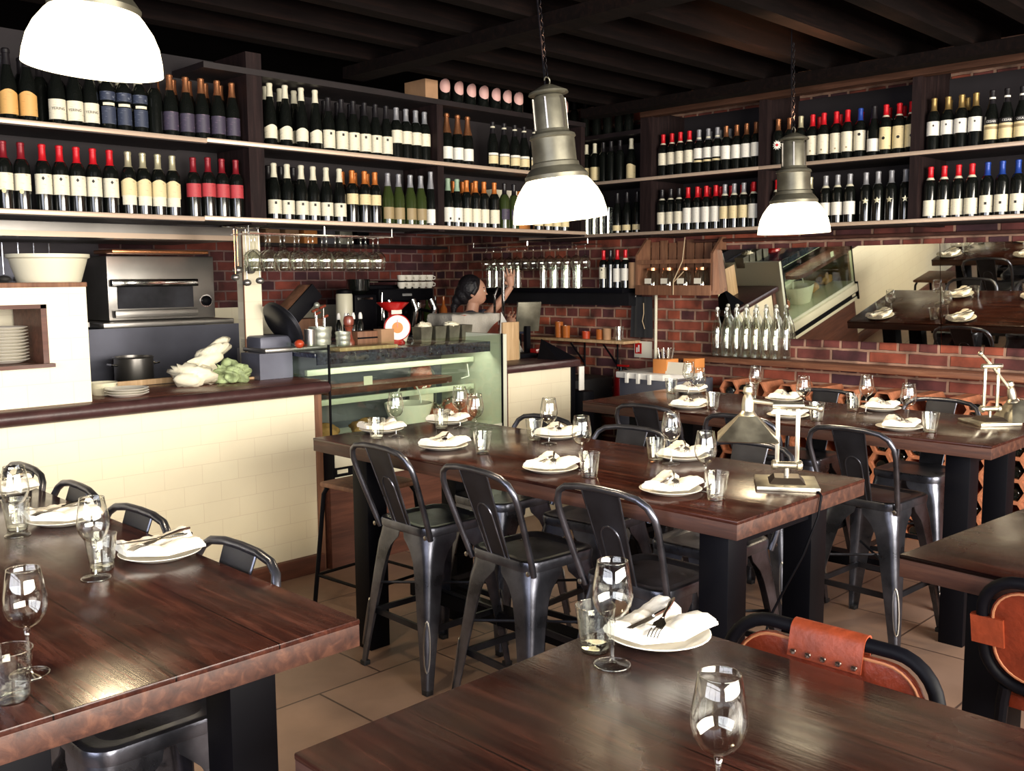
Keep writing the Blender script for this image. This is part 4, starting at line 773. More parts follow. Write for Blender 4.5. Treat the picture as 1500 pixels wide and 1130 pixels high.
# ------------------------------------------------------------------ display cabinet, bar front
t = T('display_cabinet', 'glass refrigerated display cabinet with cream rails beside the tiled counter', 'cabinet', (0, 4.45, 0))
part(t, 'wood_plinth', MB().box(3.03, 4.36, .02, .7, 0, .5), 'woodbase', 'dark brown timber base'); 
mb = MB(); mb.box(3.03, 4.36, -.012, .02, .5, .53, bev=.004); mb.box(3.03, 4.36, -.03, .02, .585, .665, bev=.01); part(t, 'bumper_rail', mb, 'cream'); part(t, 'grille', MB().box(3.03, 4.36, -.008, .02, .53, .585), 'black'); part(t, 'end_cap', MB().box(3.017, 3.03, -.03, .3, .5, .68, bev=.003), 'black'); part(t, 'name_plate', MB().box(3.06, 3.13, -.012, -.008, .548, .57), 'cream')
part(t, 'deck', MB().box(3.03, 4.36, 0, .62, .665, .69), 'mint'); part(t, 'rear_panel', MB().box(3.03, 4.36, .60, .63, .69, 1.20), 'stainless_d'); part(t, 'side_panel', MB().box(4.36, 4.40, 0, .7, 0, 1.265), 'mint', 'pale green enamel side')
part(t, 'front_glass', MB().box(3.035, 4.36, 0, .006, .69, 1.265), 'case'); part(t, 'left_glass', MB().box(3.03, 3.036, 0, .6, .69, 1.265), 'case'); part(t, 'corner_seal', MB().box(3.026, 3.036, -.006, .004, .66, 1.27), 'black'); part(t, 'corner_seal', MB().box(4.352, 4.362, -.006, .004, .66, 1.27), 'black')
part(t, 'upper_rail', MB().box(3.06, 4.35, .26, .29, 1.075, 1.11, bev=.004), 'mint'); part(t, 'middle_rail', MB().box(3.06, 4.35, .26, .29, .895, .93, bev=.004), 'mint'); part(t, 'upper_shelf', MB().box(3.06, 4.33, .29, .6, 1.07, 1.085), 'case'); part(t, 'vent_grid', MB().box(3.06, 3.9, .56, .6, .74, .88), 'concrete')
mb = MB(); mb.add([(x, y, z) for z in (.985, 1.02) for x, y in [(3.045, .03), (3.9, .03), (3.98, .06), (4.0, .12), (3.98, .2), (3.9, .24), (3.045, .24)]], [tuple(range(7))[::-1], tuple(range(7, 14))]+[(i, (i+1) % 7, 7+(i+1) % 7, 7+i) for i in range(7)]); part(t, 'reflection_board', mb, 'worktop', 'brown round-ended board imitating a room reflection in the glass')  # solid board modelled in place of the room's reflection in the front glass
for x in (4.3,): part(t, 'hook', MB().tube([(x, .27, 1.06), (x-.01, .25, 1.02), (x-.05, .2, .99), (x-.12, .2, .98)], .004, 6), 'white')
part(t, 'fill_lamp_cover', MB().box(3.03, 4.36, .112, .12, 1.15, 1.215), 'bluegrey'); area('added_cabinet_fill', (3.7, 4.60, 1.183), (0, 0, 0), 1.2, .03, 3, (1, .97, .82))  # added fill light brightens the cabinet inside; added strip hides it from view
part(t, 'top_shelf', MB().box(3.02, 4.37, .12, .72, 1.19, 1.215, bev=.003), 'bluegrey', 'dark granite top')
S('trim_40', MB().box(2.93, 3.0, 5.05, 5.2, 0, 1.19), 'blackwood')
one('back_worktop', MB().box(3.01, 4.38, 5.19, 5.4, 0, 1.21), 'stainless', 'stainless worktop strip behind the display cabinet', 'worktop')
one('price_card', MB().box(0, .06, 0, .003, 0, .05), 'paper', 'small cream price card standing on the board inside the display cabinet', 'card', loc=(3.3, 4.50, 1.021))
for i, x in enumerate((3.15, 3.45)): one('paper_packet', crumple((0, 0, .05), (.09, .07, .05), seed=20+i, amp=.2), 'bread', ['left', 'right'][i]+' one of two bread pieces low inside the display cabinet', 'bread', loc=(x, 4.7, .692), sharp=3)
t = T('serving_dish', 'white round dish with a wire hoop handle in the display cabinet', 'dish', (3.75, 4.66, .692)); part(t, 'dish', MB().lathe([(.001, .12), (.1, .13), (.145, .17), (.15, .17), (.15, .16), (.1, .0), (.001, 0)], 30), 'porcelain'); part(t, 'handle', MB().tube([(.1*math.cos(R(a)), 0, .16+.14*math.sin(R(a))) for a in range(0, 181, 12)], .005), 'white')
for i, (x, z, r, m) in enumerate(((3.985, .76, .052, 'salami'), (4.115, .78, .062, 'salami'), (4.26, .79, .072, 'salami'))):
    t = T('bagged_sausage', ['left', 'middle', 'right'][i]+' one of three bagged pink sausage bundles in the display cabinet', 'sausage', (x, 4.68, .692)); part(t, 'meat', crumple((0, 0, r), (r*.8, r*.8, r), seed=30+i, amp=.15), m, sharp=3); part(t, 'plastic_bag', crumple((0, 0, r*1.2+.01), (r*1.05, r, r*1.25), seed=40+i, amp=.3), 'bag', sharp=3)
t = T('gift_bag', 'tall cellophane bag of red sweets tied at the top in the display cabinet', 'bag', (4.02, 4.86, .692)); part(t, 'contents', crumple((0, 0, .3), (.07, .07, .09), seed=50), 'salami', sharp=3); part(t, 'cellophane', MB().lathe([(.09, 0), (.1, .2), (.085, .33), (.02, .42), (.035, .47)], 16), 'bag'); part(t, 'carton', MB().box(-.06, .06, -.05, .05, 0, .2), 'paper')
t = T('tiled_bar_end', 'second cream-tiled bar unit with dark frame and dark oiled top', 'counter', (0, 4.52, 0)); part(t, 'tiled_front', MB().box(4.47, 5.10, 0, .1, 0, 1.0), 'tile'); part(t, 'left_post', MB().box(4.42, 4.47, -.01, .6, 0, 1.0), 'woodbase'); part(t, 'right_post', MB().box(5.10, 5.14, -.01, .6, 0, 1.0), 'black'); part(t, 'top', MB().box(4.41, 5.16, -.05, .80, 1.0, 1.055, bev=.018), 'nose'); part(t, 'rear_body', MB().box(4.48, 5.08, .1, .75, 0, 1.0), 'blackwood')
one('timber_upright', MB().box(0, .155, 0, .02, 0, .265, bev=.002), 'woodlt', 'upright pale timber board standing at the bar end beside the display cabinet', 'board', loc=(4.655, 4.74, 1.056))
one('socket_plate', MB().box(0, .05, 0, .012, 0, .17, bev=.003), 'white', 'pale upright switch plate on the bar end post', 'plate', loc=(5.142, 4.47, .83))
t = T('black_speaker_unit', 'black rubber-edged cabinet standing at the end of the bar', 'cabinet', (5.16, 4.45, 0)); part(t, 'body', MB().box(.0, .12, 0, .5, 0, .82, bev=.01), 'black'); part(t, 'shelf', MB().box(.12, .7, .3, .6, .68, .86, bev=.02), 'darkrub'); part(t, 'tag', MB().box(.13, .2, .285, .3, .72, .76), 'paper'); part(t, 'support', MB().box(.2, .62, .35, .55, 0, .68), 'darkrub')

# ------------------------------------------------------------------ things on the cabinet top
ZB = 1.2155
t = T('meat_slicer', 'dark meat slicer with round blade guard and brown tilted pusher', 'slicer', (2.95, 4.9, 1.2155)); 
mD = TM((.08, .0, .15), 0, 58, 0); part(t, 'blade_guard', MB().lathe([(.135, -.02), (.15, -.01), (.15, .01), (.13, .022), (.001, .026)], 32, mD), 'gundark'); part(t, 'blade', MB().lathe([(.12, .026), (.12, .029), (.001, .029)], 32, mD), 'stainless_d'); part(t, 'motor_body', MB().box(-.09, .12, -.03, .2, .0, .09, bev=.02), 'stainless_d')
part(t, 'pusher_block', MB().box(-.13, .13, -.06, .08, -.03, .06, TM((.20, .02, .25), 0, -42, 0), bev=.008), 'woodmid', 'brown block-shaped pusher'); part(t, 'pusher_side', MB().box(-.13, .13, -.075, -.06, -.035, .065, TM((.20, .02, .25), 0, -42, 0), bev=.004), 'black'); part(t, 'base_tray', MB().box(-.1, .38, -.1, .15, 0, .025, bev=.008), 'stainless'); part(t, 'knob', MB().sphere((.26, -.08, .26), .018, 8), 'tin')
one('side_stand', MB().box(2.80, 3.01, 4.78, 4.98, 1.071, 1.215), 'stainless_d', 'dull steel stand carrying the meat slicer', 'stand')
one('tomato', MB().sphere((0, 0, .028), .028, 8, (1, 1, .9)), 'tomato', 'single red tomato beside the meat slicer', 'tomato', loc=(3.02, 4.72, 1.2095+.026))
def bucket(name, x, y, r, h, label):
    t = T(name, label, 'tin', (x, y, ZB)); pr = [(.001, .003), (r*.85, .003)]; 
    pr = [(r*.85, 0)]+[(r*(.85+.15*k/10)+(.003 if k % 3 == 0 else 0), h*k/10) for k in range(11)]+[(r*.97, h), (r*.83, .004), (.001, .004)]
    part(t, 'tin_body', MB().lathe(pr, 26), 'tin'); return t
bk = bucket('ribbed_bucket', 3.27, 4.88, .068, .13, 'larger ribbed metal bucket of bar tools on the cabinet top'); bucket('ribbed_bucket', 3.36, 4.78, .045, .10, 'smaller ribbed metal bucket in front of the bar tool bucket')
for i in range(4): a = i*1.6; t = T('bar_tool', f'{ORD[i]} of four dark corkscrews standing in the ribbed bucket', 'corkscrew', (3.27+.025*math.cos(a), 4.88+.025*math.sin(a), ZB+.01), group='bar tools in the bucket'); part(t, 'shaft', MB().tube([(0, 0, 0), (.01*math.cos(a), .01*math.sin(a), .17+.02*i)], .004), 'chrome'); part(t, 'grip', MB().tube([(.01*math.cos(a)-.02, 0, .17+.02*i), (.01*math.cos(a)+.02, 0, .185+.02*i)], .008), 'mill')
one('steel_cup', MB().lathe([(.03, 0), (.034, .12), (.032, .12), (.028, .004), (.001, .004)], 20), 'stainless', 'plain steel cup beside the larger ribbed bucket', 'cup', loc=(3.17, 4.84, ZB))
t = T('pepper_mill', 'turned red-brown wooden pepper mill', 'mill', (3.46, 4.86, ZB)); part(t, 'body', MB().lathe([(.034, 0), (.035, .03), (.028, .045), (.02, .075), (.018, .095), (.024, .115), (.03, .125)], 22), 'mill'); part(t, 'head', MB().lathe([(.022, .127), (.03, .135), (.033, .16), (.026, .185), (.008, .19)], 22), 'mill'); part(t, 'finial', MB().sphere((0, 0, .197), .008, 6), 'chrome')
t = T('caddy_crate', 'small wooden caddy beside the pepper mill', 'crate', (3.57, 4.9, ZB)); part(t, 'box', MB().box(-.06, .12, -.06, .06, 0, .09, bev=.003), 'woodmid'); part(t, 'slot', MB().box(-.06, .12, -.062, -.06, .045, .055), 'black')
for i in range(4): t = T('small_bottle', f'{ORD[i]} from left of four white-capped little bottles behind the caddy', 'bottle', (3.50+i*.055, 5.02, ZB), group='white-capped little bottles'); part(t, 'body', MB().lathe([(.02, 0), (.02, .12), (.01, .15), (.008, .16)], 14), 'bottle'); part(t, 'cap', MB().lathe([(.013, .16), (.013, .18), (.007, .2)], 12), 'white')
one('card_box', MB().box(0, .1, 0, .08, 0, .1, bev=.002), 'card', 'light brown card box left of the red scale', 'box', loc=(3.66, 4.80, ZB))
t = T('kitchen_scale', 'red kitchen scale with round white dial', 'scale', (3.80, 4.86, ZB)); part(t, 'base', MB().lathe([(.075, 0), (.07, .02), (.05, .035)], 24), 'red'); part(t, 'neck', MB().lathe([(.03, .03), (.03, .2), (.045, .215)], 16), 'red')
md = TM((-.01, -.055, .105), 90, 0, -30); part(t, 'dial_case', MB().lathe([(.078, -.04), (.084, -.02), (.084, .0), (.078, .004)], 32, md), 'red'); dl = part(t, 'dial', MB().lathe([(.078, .004), (.076, .008), (.001, .008)], 32, md), 'white', 'white dial'); part(dl, 'dial_ring', MB().lathe([(.035, .0085), (.02, .0095)], 24, md), 'orangepl'); part(dl, 'needle', MB().box(-.002, .002, 0, .05, .009, .011, md), 'red')
part(t, 'pan', MB().lathe([(.001, .222), (.05, .222), (.1, .262), (.103, .26), (.055, .214), (.001, .214)], 28), 'red'); part(t, 'label_card', MB().box(-.05, .03, -.052, -.048, .19, .215), 'paper')
for i, x in enumerate((4.02, 4.14, 4.26, 4.37)):
    t = T('condiment_bin', f'{ORD[i]} from left of four grey metal bins on the cabinet top', 'bin', (x, 4.84, ZB), group='grey metal bins'); part(t, 'bin_body', MB().add([(sx*(.04+.008*k), sy*(.04+.008*k), .1*k) for k in (0, 1) for sx, sy in ((-1, -1), (1, -1), (1, 1), (-1, 1))], [(3, 2, 1, 0), (4, 5, 6, 7)]+[(i_, (i_+1) % 4, 4+(i_+1) % 4, 4+i_) for i_ in range(4)]), 'galv')
    if i in (0, 2): part(t, 'paper_lining', crumple((.01, 0, .1), (.045, .045, .025), seed=60+i, amp=.35), 'paperw', sharp=3)
one('note_card', MB().box(-.05, .05, 0, .003, 0, .09, TM((0, 0, 0), 0, 25, 0)), 'paper', 'leaning cream card between the red scale and the grey bins', 'card', loc=(3.93, 4.95, ZB+.02))
one('cutting_board', MB().box(0, .42, 0, .12, 0, .02, bev=.003), 'woodlt', 'thin pale board lying along the front of the cabinet top', 'board', loc=(3.2, 4.585, ZB))

# ------------------------------------------------------------------ back bar
t = T('back_bar_counter', 'dark back bar counter under the brick wall', 'counter', (0, 6.0, 0)); part(t, 'body', MB().box(3.55, 6.17, .05, 1.2, 0, 1.13), 'blackwood'); part(t, 'top', MB().box(3.53, 6.17, 0, 1.24, 1.13, 1.17, bev=.004), 'bluegrey'); part(t, 'tile_upstand', MB().box(3.53, 5.6, 1.235, 1.249, 1.17, 1.40), 'tile')
t = T('espresso_machine', 'black and chrome espresso machine with cups on top', 'coffee machine', (5.10, 6.35, 1.171)); part(t, 'body', MB().box(-.29, .29, 0, .42, .0, .07, bev=.01), 'black'); part(t, 'back_case', MB().box(-.29, .29, .16, .42, .07, .40, bev=.01), 'black'); part(t, 'head_case', MB().box(-.29, .29, -.02, .42, .27, .37, bev=.012), 'black')
for x in (-.2, .05, .25): part(t, 'chrome_column', MB().tube([(x, -.03, .06), (x+.02, -.05, .2), (x, -.03, .28)], .028, 12), 'chrome')
for x in (-.1, .15): g_ = part(t, 'group_head', MB().lathe([(.035, 0), (.035, .05)], 18, TM((x, .02, .2))), 'chrome'); part(g_, 'portafilter', MB().tube([(x, .02, .2), (x, -.13, .18)], .013), 'black')
for s in (-.28, .28): part(t, 'steam_wand', MB().tube([(s, -.02, .28), (s, -.06, .2), (s+.02, -.05, .06)], .007), 'chrome')
part(t, 'cup_rail', MB().tube([(x, y, .43) for x, y in ((-.28, 0), (.28, 0), (.28, .4), (-.28, .4))], .006, 6, True), 'chrome'); part(t, 'badge', MB().box(-.05, .05, -.024, -.021, .31, .33), 'chrome')
CU = T('espresso_cup', 'c', 'cup'); part(CU, 'body', MB().lathe([(.02, 0), (.034, .02), (.038, .055), (.035, .055), (.03, .02), (.001, .006)], 18), 'porcelain'); part(CU, 'handle', MB().tube([(.034, 0, .045), (.052, 0, .04), (.05, 0, .02), (.031, 0, .015)], .004, 6), 'porcelain'); CK = Kind(CU); n = 0
for lv in (0, 1):
    for i in range(5): CK.put((5.11+i*.075, 6.41, 1.542+lv*.056), R(-40), f'{ORD[i]} from left in the {["lower", "upper"][lv]} row of white cups on the espresso machine', 'cups on the espresso machine')
t = T('coffee_grinder', 'black coffee grinder with clear hopper left of the espresso machine', 'grinder', (4.66, 6.4, 1.171)); part(t, 'body', MB().box(-.11, .11, -.1, .16, 0, .33, bev=.015), 'black'); part(t, 'hopper', MB().lathe([(.05, .33), (.09, .36), (.095, .45), (.09, .45)], 20), 'bottle'); part(t, 'lid_trim', MB().box(-.09, .06, -.108, -.1, .29, .305), 'chrome'); part(t, 'side_rod', MB().tube([(.15, -.1, .12), (.16, -.1, .34)], .006), 'chrome')
t = T('storage_canister', 'cream ceramic canister with dark lid on the back bar', 'canister', (4.45, 6.3, 1.171)); part(t, 'body', MB().lathe([(.06, 0), (.065, .02), (.065, .33), (.06, .34)], 24), 'plastic'); part(t, 'lid', MB().lathe([(.062, .34), (.062, .365), (.03, .375)], 24), 'black')
one('flat_carton', MB().box(0, .3, 0, .2, 0, .16, bev=.003), 'woodmid', 'brown wooden box on the back bar behind the pepper mill', 'box', loc=(3.9, 6.2, 1.171))
for i in range(5): one('spirit_bottle', MB().lathe([(.034, 0), (.036, .02), (.036, .17), (.013, .21), (.013, .27), (.016, .27), (.016, .285)], 16), ['amber', 'bottle', 'green', 'bottle', 'amber'][i], f'{ORD[i]} from left of five spirit bottles on the back bar near the corner', 'bottle', 'spirit bottles near the corner', loc=(5.55+i*.1, 6.85, 1.171))
# cloth-covered box in front of the bartender
t = T('covered_crate', 'reddish wooden crate draped with a grey tea towel', 'crate', (4.64, 5.12, 1.056)); part(t, 'crate_body', MB().box(-.21, .22, -.12, .12, 0, .315, bev=.004), 'mill'); mb = MB(); vs = []; nu, nv = 28, 20
for j in range(nv+1):
    b = -.32+.46*j/nv
    for i in range(nu+1):
        a = -.34+.66*i/nu; x, y, z = a, b, .320+.003*math.sin(i*1.3)
        low = 1. if a < .0 else 1-.75*min(1, a/.22)
        if b < -.124: y = -.126-.006*math.sin(i*1.1)-.012*(1 if -.02 < a < .05 else 0); z = .32-(-.124-b)*1.05*low
        if a < -.214: x = -.217-.004*math.sin(j); z = min(z, .32-(-.214-a)*1.1)
        if a > .224: x = .227; z = min(z, .32-(a-.224)*.9)
        vs.append((x, y, z))
part(t, 'tea_towel', mb.add(vs, [(j*(nu+1)+i, j*(nu+1)+i+1, (j+1)*(nu+1)+i+1, (j+1)*(nu+1)+i) for j in range(nv) for i in range(nu)]), 'cloth', sharp=2)
t = T('beer_tap', 'chrome beer tap tower with bent spout at the bar', 'tap', (5.06, 5.15, 1.056)); part(t, 'tower', MB().tube([(0, 0, 0), (0, 0, .62)], .013), 'chrome'); part(t, 'spout', MB().tube([(-.01, .08, .3), (-.03, .06, .44), (.0, .06, .5)], .01), 'chrome'); part(t, 'base', MB().lathe([(.05, 0), (.045, .02), (.015, .03)], 20), 'chrome'); part(t, 'rear_tower', MB().tube([(-.01, .08, 0), (-.01, .08, .3)], .012), 'chrome')
t = T('tablet_stand', 'grey sloping till screen beside white receipts', 'till', (4.95, 4.80, 1.056)); part(t, 'screen', MB().box(-.1, .08, 0, .02, .0, .22, TM((.12, .1, .18), 15, 0, -25), bev=.003), 'galv'); part(t, 'stand', MB().box(-.1, .16, 0, .14, 0, .03, bev=.004), 'black'); part(t, 'post', MB().box(.08, .12, .08, .11, .03, .22), 'black'); part(t, 'sloped_cover', MB().add([(0, -.3, .0), (.2, -.3, .0), (.2, -.1, .0), (0, -.1, .0), (.02, -.12, .14)], [(3, 2, 1, 0), (0, 1, 4), (1, 2, 4), (2, 3, 4), (3, 0, 4)]), 'black')
one('white_card_stand', MB().add([(0, 0, 0), (.2, 0, 0), (.02, 0, .32), (0, .05, 0), (.2, .05, 0), (.02, .05, .32)], [(0, 1, 2), (5, 4, 3), (0, 3, 4, 1), (1, 4, 5, 2), (2, 5, 3, 0)]), 'white', 'tall white triangular card stand behind the till', 'card stand', loc=(4.98, 5.12, 1.056), rz=R(-40))
#one('bar_side_table', MB().box(5.3, 5.75, 5.2, 5.6, 1.10, 1.17), 'blackwood', 'small dark side shelf behind the till', 'shelf')
one('red_tin', MB().box(0, .09, 0, .06, 0, .06, bev=.008), 'red', 'small red tin below the white card stand', 'tin', loc=(5.04, 4.80, 1.056))
one('lime_bottle', MB().lathe([(.028, 0), (.028, .12), (.01, .17), (.01, .22)], 16), 'cap_pale', 'pale yellow squeeze bottle beside the bartender hand', 'bottle', loc=(4.86, 4.82, 1.056))

# ------------------------------------------------------------------ hanging glasses
HG = T('hanging_wine_glass', 'h', 'glass'); o = [(.0045, -.088), (.012, -.092), (.027, -.102), (.040, -.118), (.0445, -.136), (.044, -.156), (.039, -.182), (.034, -.205)]
part(HG, 'bowl', MB().lathe(o+[(r-.0013, z) for r, z in o[::-1][:-1]], 20, cap0=False, cap1=False), 'clear', sharp=2); part(HG, 'stem', MB().lathe([(.009, -.006), (.006, -.014), (.005, -.04), (.006, -.09)], 8), 'clear', sharp=2); part(HG, 'foot', MB().lathe([(.001, 0), (.036, 0), (.037, -.0015), (.012, -.0055), (.006, -.009)], 20), 'clear', sharp=2); HK = Kind(HG)
def rack(x0, x1, y0, y1, z, label, along):
    t = T('glass_rack', label, 'rack', (0, 0, 0))
    if along == 'X':
        for i, y in enumerate([y0, (y0+y1)/2, y1]): part(t, 'rack_bar', MB().box(x0, x1, y-.012, y+.012, z-.006, z), 'chrome')
        for x in (x0, (x0+x1)/2, x1): part(t, 'hanger', MB().tube([(x, y0, z), (x, y0, 1.925)], .004, 6), 'chrome')
    else:
        for i, x in enumerate([x0, (x0+x1)/2, x1]): part(t, 'rack_bar', MB().box(x-.012, x+.012, y0, y1, z-.006, z), 'chrome')
        for y in (y0, (y0+y1)/2, y1): part(t, 'hanger', MB().tube([(x0, y, z), (x0, y, 1.925)], .004, 6), 'chrome')
rack(2.70, 3.66, 4.675, 4.85, 1.875, 'steel glass rack under kitchen shelving above the meat slicer', 'X'); rack(5.785, 5.96, 4.95, 6.25, 1.885, 'steel glass rack on the brick wall behind the bar', 'Y')
for r_, y in enumerate((4.718, 4.807)):
    for i in range(10): HK.put((2.76+i*.092+.03*r_, y, 1.8785), 0, f'{ORD[i]} from left in the {["front", "rear"][r_]} row of glasses hanging above the meat slicer', 'glasses hanging above the slicer')
for i in range(13): HK.put((5.829, 6.14-i*.094, 1.8885), 0, f'{ORD[i]} from left in the row of glasses hanging behind the bartender', 'glasses hanging on the brick wall')
for i in range(6): one('decor_tin', MB().box(0, .13, 0, .1, 0, .15+.03*(i % 2), bev=.004), ['card', 'card', 'orangepl', 'concrete', 'tin', 'black'][i], f'{ORD[i]} from left of six tins and cartons on the high kitchen ledge', 'carton', 'cartons on the high ledge', loc=(4.2+i*.18, 7.0, 1.921))
one('high_ledge', MB().box(4.1, 6.1, 6.95, 7.24, 1.895, 1.92), 'shelfx', 'dark high ledge on the back brick wall holding cartons', 'ledge')

# ------------------------------------------------------------------ brick wall fittings (right wall)
t = T('glass_shelf', 'dark timber shelf on brackets on the brick wall behind the bar', 'shelf', (5.93, 0, 1.50)); part(t, 'board', MB().box(0, .245, 4.72, 6.5, 0, .035, bev=.003), 'black'); part(t, 'apron_board', MB().box(.08, .245, 4.72, 6.5, -.10, 0), 'blackwood')
for i, (k, y) in enumerate((('scarlet', 5.0), ('dk', 4.93), ('red4', 4.86), ('redneck', 4.78))): kind(k).put((6.04, y, 1.536), R(-75), ['leftmost', 'second', 'third', 'rightmost'][i]+' of four wine bottles on the dark shelf above the black apron', 'bottles on the dark shelf')
def hiball():
    t = T('tall_glass', 'g', 'glass'); part(t, 'body', MB().lathe([(.001, .006), (.03, .006), (.032, .19), (.0335, .19), (.0315, 0), (.001, 0)], 20), 'clear', sharp=1); return t
HB = Kind(hiball())
for i in range(7): HB.put((6.0+.05*(i % 2), 5.62-i*.065, 1.536), 0, f'{ORD[i]} from left of seven tall clear glasses on the dark bar shelf', 'tall glasses on the dark shelf')
for i in range(5): HB.put((6.02, 6.3-i*.09, 1.536), 0, f'{ORD[i]} from left of five tall glasses on the bar shelf behind the bartender', 'tall glasses behind the bartender')
t = T('jar_shelf', 'pale timber shelf on black brackets low on the brick wall', 'shelf', (5.96, 0, 1.10)); part(t, 'board', MB().box(0, .215, 4.73, 5.75, 0, .022, bev=.003), 'woodlt')
for y in (4.95, 5.3): part(t, 'bracket', MB().tube([(.2, y, -.22), (.2, y, -.01), (.02, y, -.01), (.19, y, -.18)], .009, 6), 'black')
for i, (y, m, h) in enumerate(((5.5, 'amber', .13), (5.42, 'amber', .1), (5.2, 'tomato', .06), (5.05, 'amber', .08), (4.98, 'card', .09), (4.85, 'clear', .11))):
    o = one('shelf_jar', MB().lathe([(.001, .003), (.03, .003), (.034, h), (.036, h), (.032, 0), (.001, 0)], 16), m, f'{ORD[i]} from left of six jars and glasses on the pale timber shelf', 'jar', 'jars on the pale shelf', loc=(6.06, y, 1.1225))
t = T('hanging_apron', 'black apron hanging on the brick wall', 'apron', (6.10, 4.67, 1.12)); mb = MB(); vs = []
for k in range(2):
    for j in range(9):
        for i in range(9): y = .105-.21*i/8; vs.append((.012*math.sin(i*1.7)+.01*k, y*(1-.12*(j/8)), .04*j+.03+.0))
q = 81; fs = [(j*9+i, j*9+i+1, (j+1)*9+i+1, (j+1)*9+i) for j in range(8) for i in range(8)]+[(q+j*9+i, q+(j+1)*9+i, q+(j+1)*9+i+1, q+j*9+i+1) for j in range(8) for i in range(8)]
part(t, 'cloth', mb.add(vs, fs), 'wool', sharp=2); part(t, 'ties', MB().tube([(-.02, -.04, .3), (-.03, -.05, .22), (-.02, -.03, .16), (-.03, -.06, .1)], .003), 'rope', 'pale apron strings'); part(t, 'hook', MB().tube([(.04, .08, .42), (0, .1, .40), (-.01, .08, .36), (0, .05, .35)], .008), 'white')
one('pipe_white', MB().tube([(6.14, 4.555, 0), (6.14, 4.555, 1.5)], .012, 10), 'plastic', 'thin cream pipe running down the brick wall beside the apron', 'pipe')
t = T('fire_notice', 'small red and white fire notice on the brick wall', 'sign', (6.165, 4.70, .985)); part(t, 'plate', MB().box(0, .012, -.085, .085, 0, .13, bev=.002), 'paper'); part(t, 'red_panel', MB().box(-.003, 0, .01, .075, .03, .115), 'red'); part(t, 'pictogram', MB().box(-.005, -.003, .03, .042, .045, .1).box(-.005, -.003, .05, .06, .04, .08), 'white')
t = T('fire_extinguisher', 'red fire extinguisher standing by the brick wall', 'extinguisher', (6.02, 4.80, .55)); part(t, 'cylinder', MB().lathe([(.05, 0), (.062, .01), (.062, .26), (.05, .31), (.022, .335)], 24), 'red'); part(t, 'valve', MB().lathe([(.022, .335), (.022, .37)], 12), 'chrome'); part(t, 'handle', MB().box(-.015, .015, -.07, .03, .37, .385), 'red'); part(t, 'hose', MB().tube([(0, -.03, .36), (0, -.09, .32), (0, -.085, .1)], .009), 'darkrub'); part(t, 'wall_bracket', MB().box(.04, .16, -.03, .03, .08, .12), 'black')
# crate rack with jars
t = T('rustic_crate_shelf', 'rustic wooden crate mounted on the brick wall with slatted back', 'crate', (6.0, 4.3, 1.49)); part(t, 'bottom_plank', MB().box(0, .17, -.34, .34, 0, .03), 'woodmid'); part(t, 'front_plank', MB().box(-.015, 0, -.34, .34, -.005, .07, bev=.003), 'woodmid')
for s in (-1, 1): part(t, 'side_panel', MB().add([(x, s*.34+d, z) for d in (-.01, .01) for x, z in ((0, .03), (.17, .03), (.17, .42), (.12, .42), (0, .3))], [(4, 3, 2, 1, 0), (5, 6, 7, 8, 9)]+[(i, (i+1) % 5, 5+(i+1) % 5, 5+i) for i in range(5)]), 'woodmid')
for i in range(8): part(t, 'back_slat', MB().box(.155, .17, -.32+i*.081, -.32+i*.081+.066, .03, .41-.01*(i % 3)), 'galv' if 0 else 'woodmid')
part(t, 'top_rail', MB().box(-.005, .01, -.33, .33, .23, .26), 'woodmid'); part(t, 'twine', MB().tube([(-.02, -.02, .0), (-.02, -.02, .1), (-.02, -.1, .25), (-.02, -.12, .42)], .004).tube([(-.02, -.02, .09), (-.02, -.11, .17)], .004), 'rope', 'pale twine bow')
for i in range(4): 
    j = T('glass_jar', f'{ORD[i]} from left of four labelled glass jars in the rustic crate', 'jar', (6.07, 4.54-i*.15, 1.521), group='jars in the rustic crate'); part(j, 'jar_body', MB().lathe([(.001, .004), (.05, .004), (.052, .12), (.04, .15), (.042, .15), (.056, .12), (.054, 0), (.001, 0)], 18), 'clear'); part(j, 'label', MB().box(-.058, -.056, -.03, .03, .05, .09), 'paper'); part(j, 'lid', MB().lathe([(.042, .15), (.042, .17)], 16), 'cap_copper')
one('cork_cylinder', MB().lathe([(.045, 0), (.045, .2)], 20), 'card', 'orange-brown cylinder standing left of the rustic crate', 'canister', loc=(6.05, 4.70, 1.536))
# mirror
TL = 8.0
for i, (a, b) in enumerate(((3.97, 2.372), (2.368, .9))):
    t = T('wall_mirror', ['long frameless mirror panel tilted forward on the brick wall, left of the joint', 'frameless mirror panel tilted forward at the right picture edge'][i], 'mirror', (6.15, 0, 1.19)); t.rotation_euler = (0, R(-TL), 0)
    part(t, 'mirror_glass', MB().box(-.006, 0, b, a, 0, .63), 'mirror'); part(t, 'backing', MB().box(0, .01, b+.004, a-.004, .004, .626), 'blackwood')
S('trim_41', MB().box(6.10, 6.18, .8, 4.3, 1.93, 1.96), 'shelfx')
one('conduit_pipe', MB().tube([(6.13, 1.0, 1.865), (6.13, 4.2, 1.885)], .012, 8), 'rust', 'thin dark pipe running along the bricks just above the mirror', 'pipe')
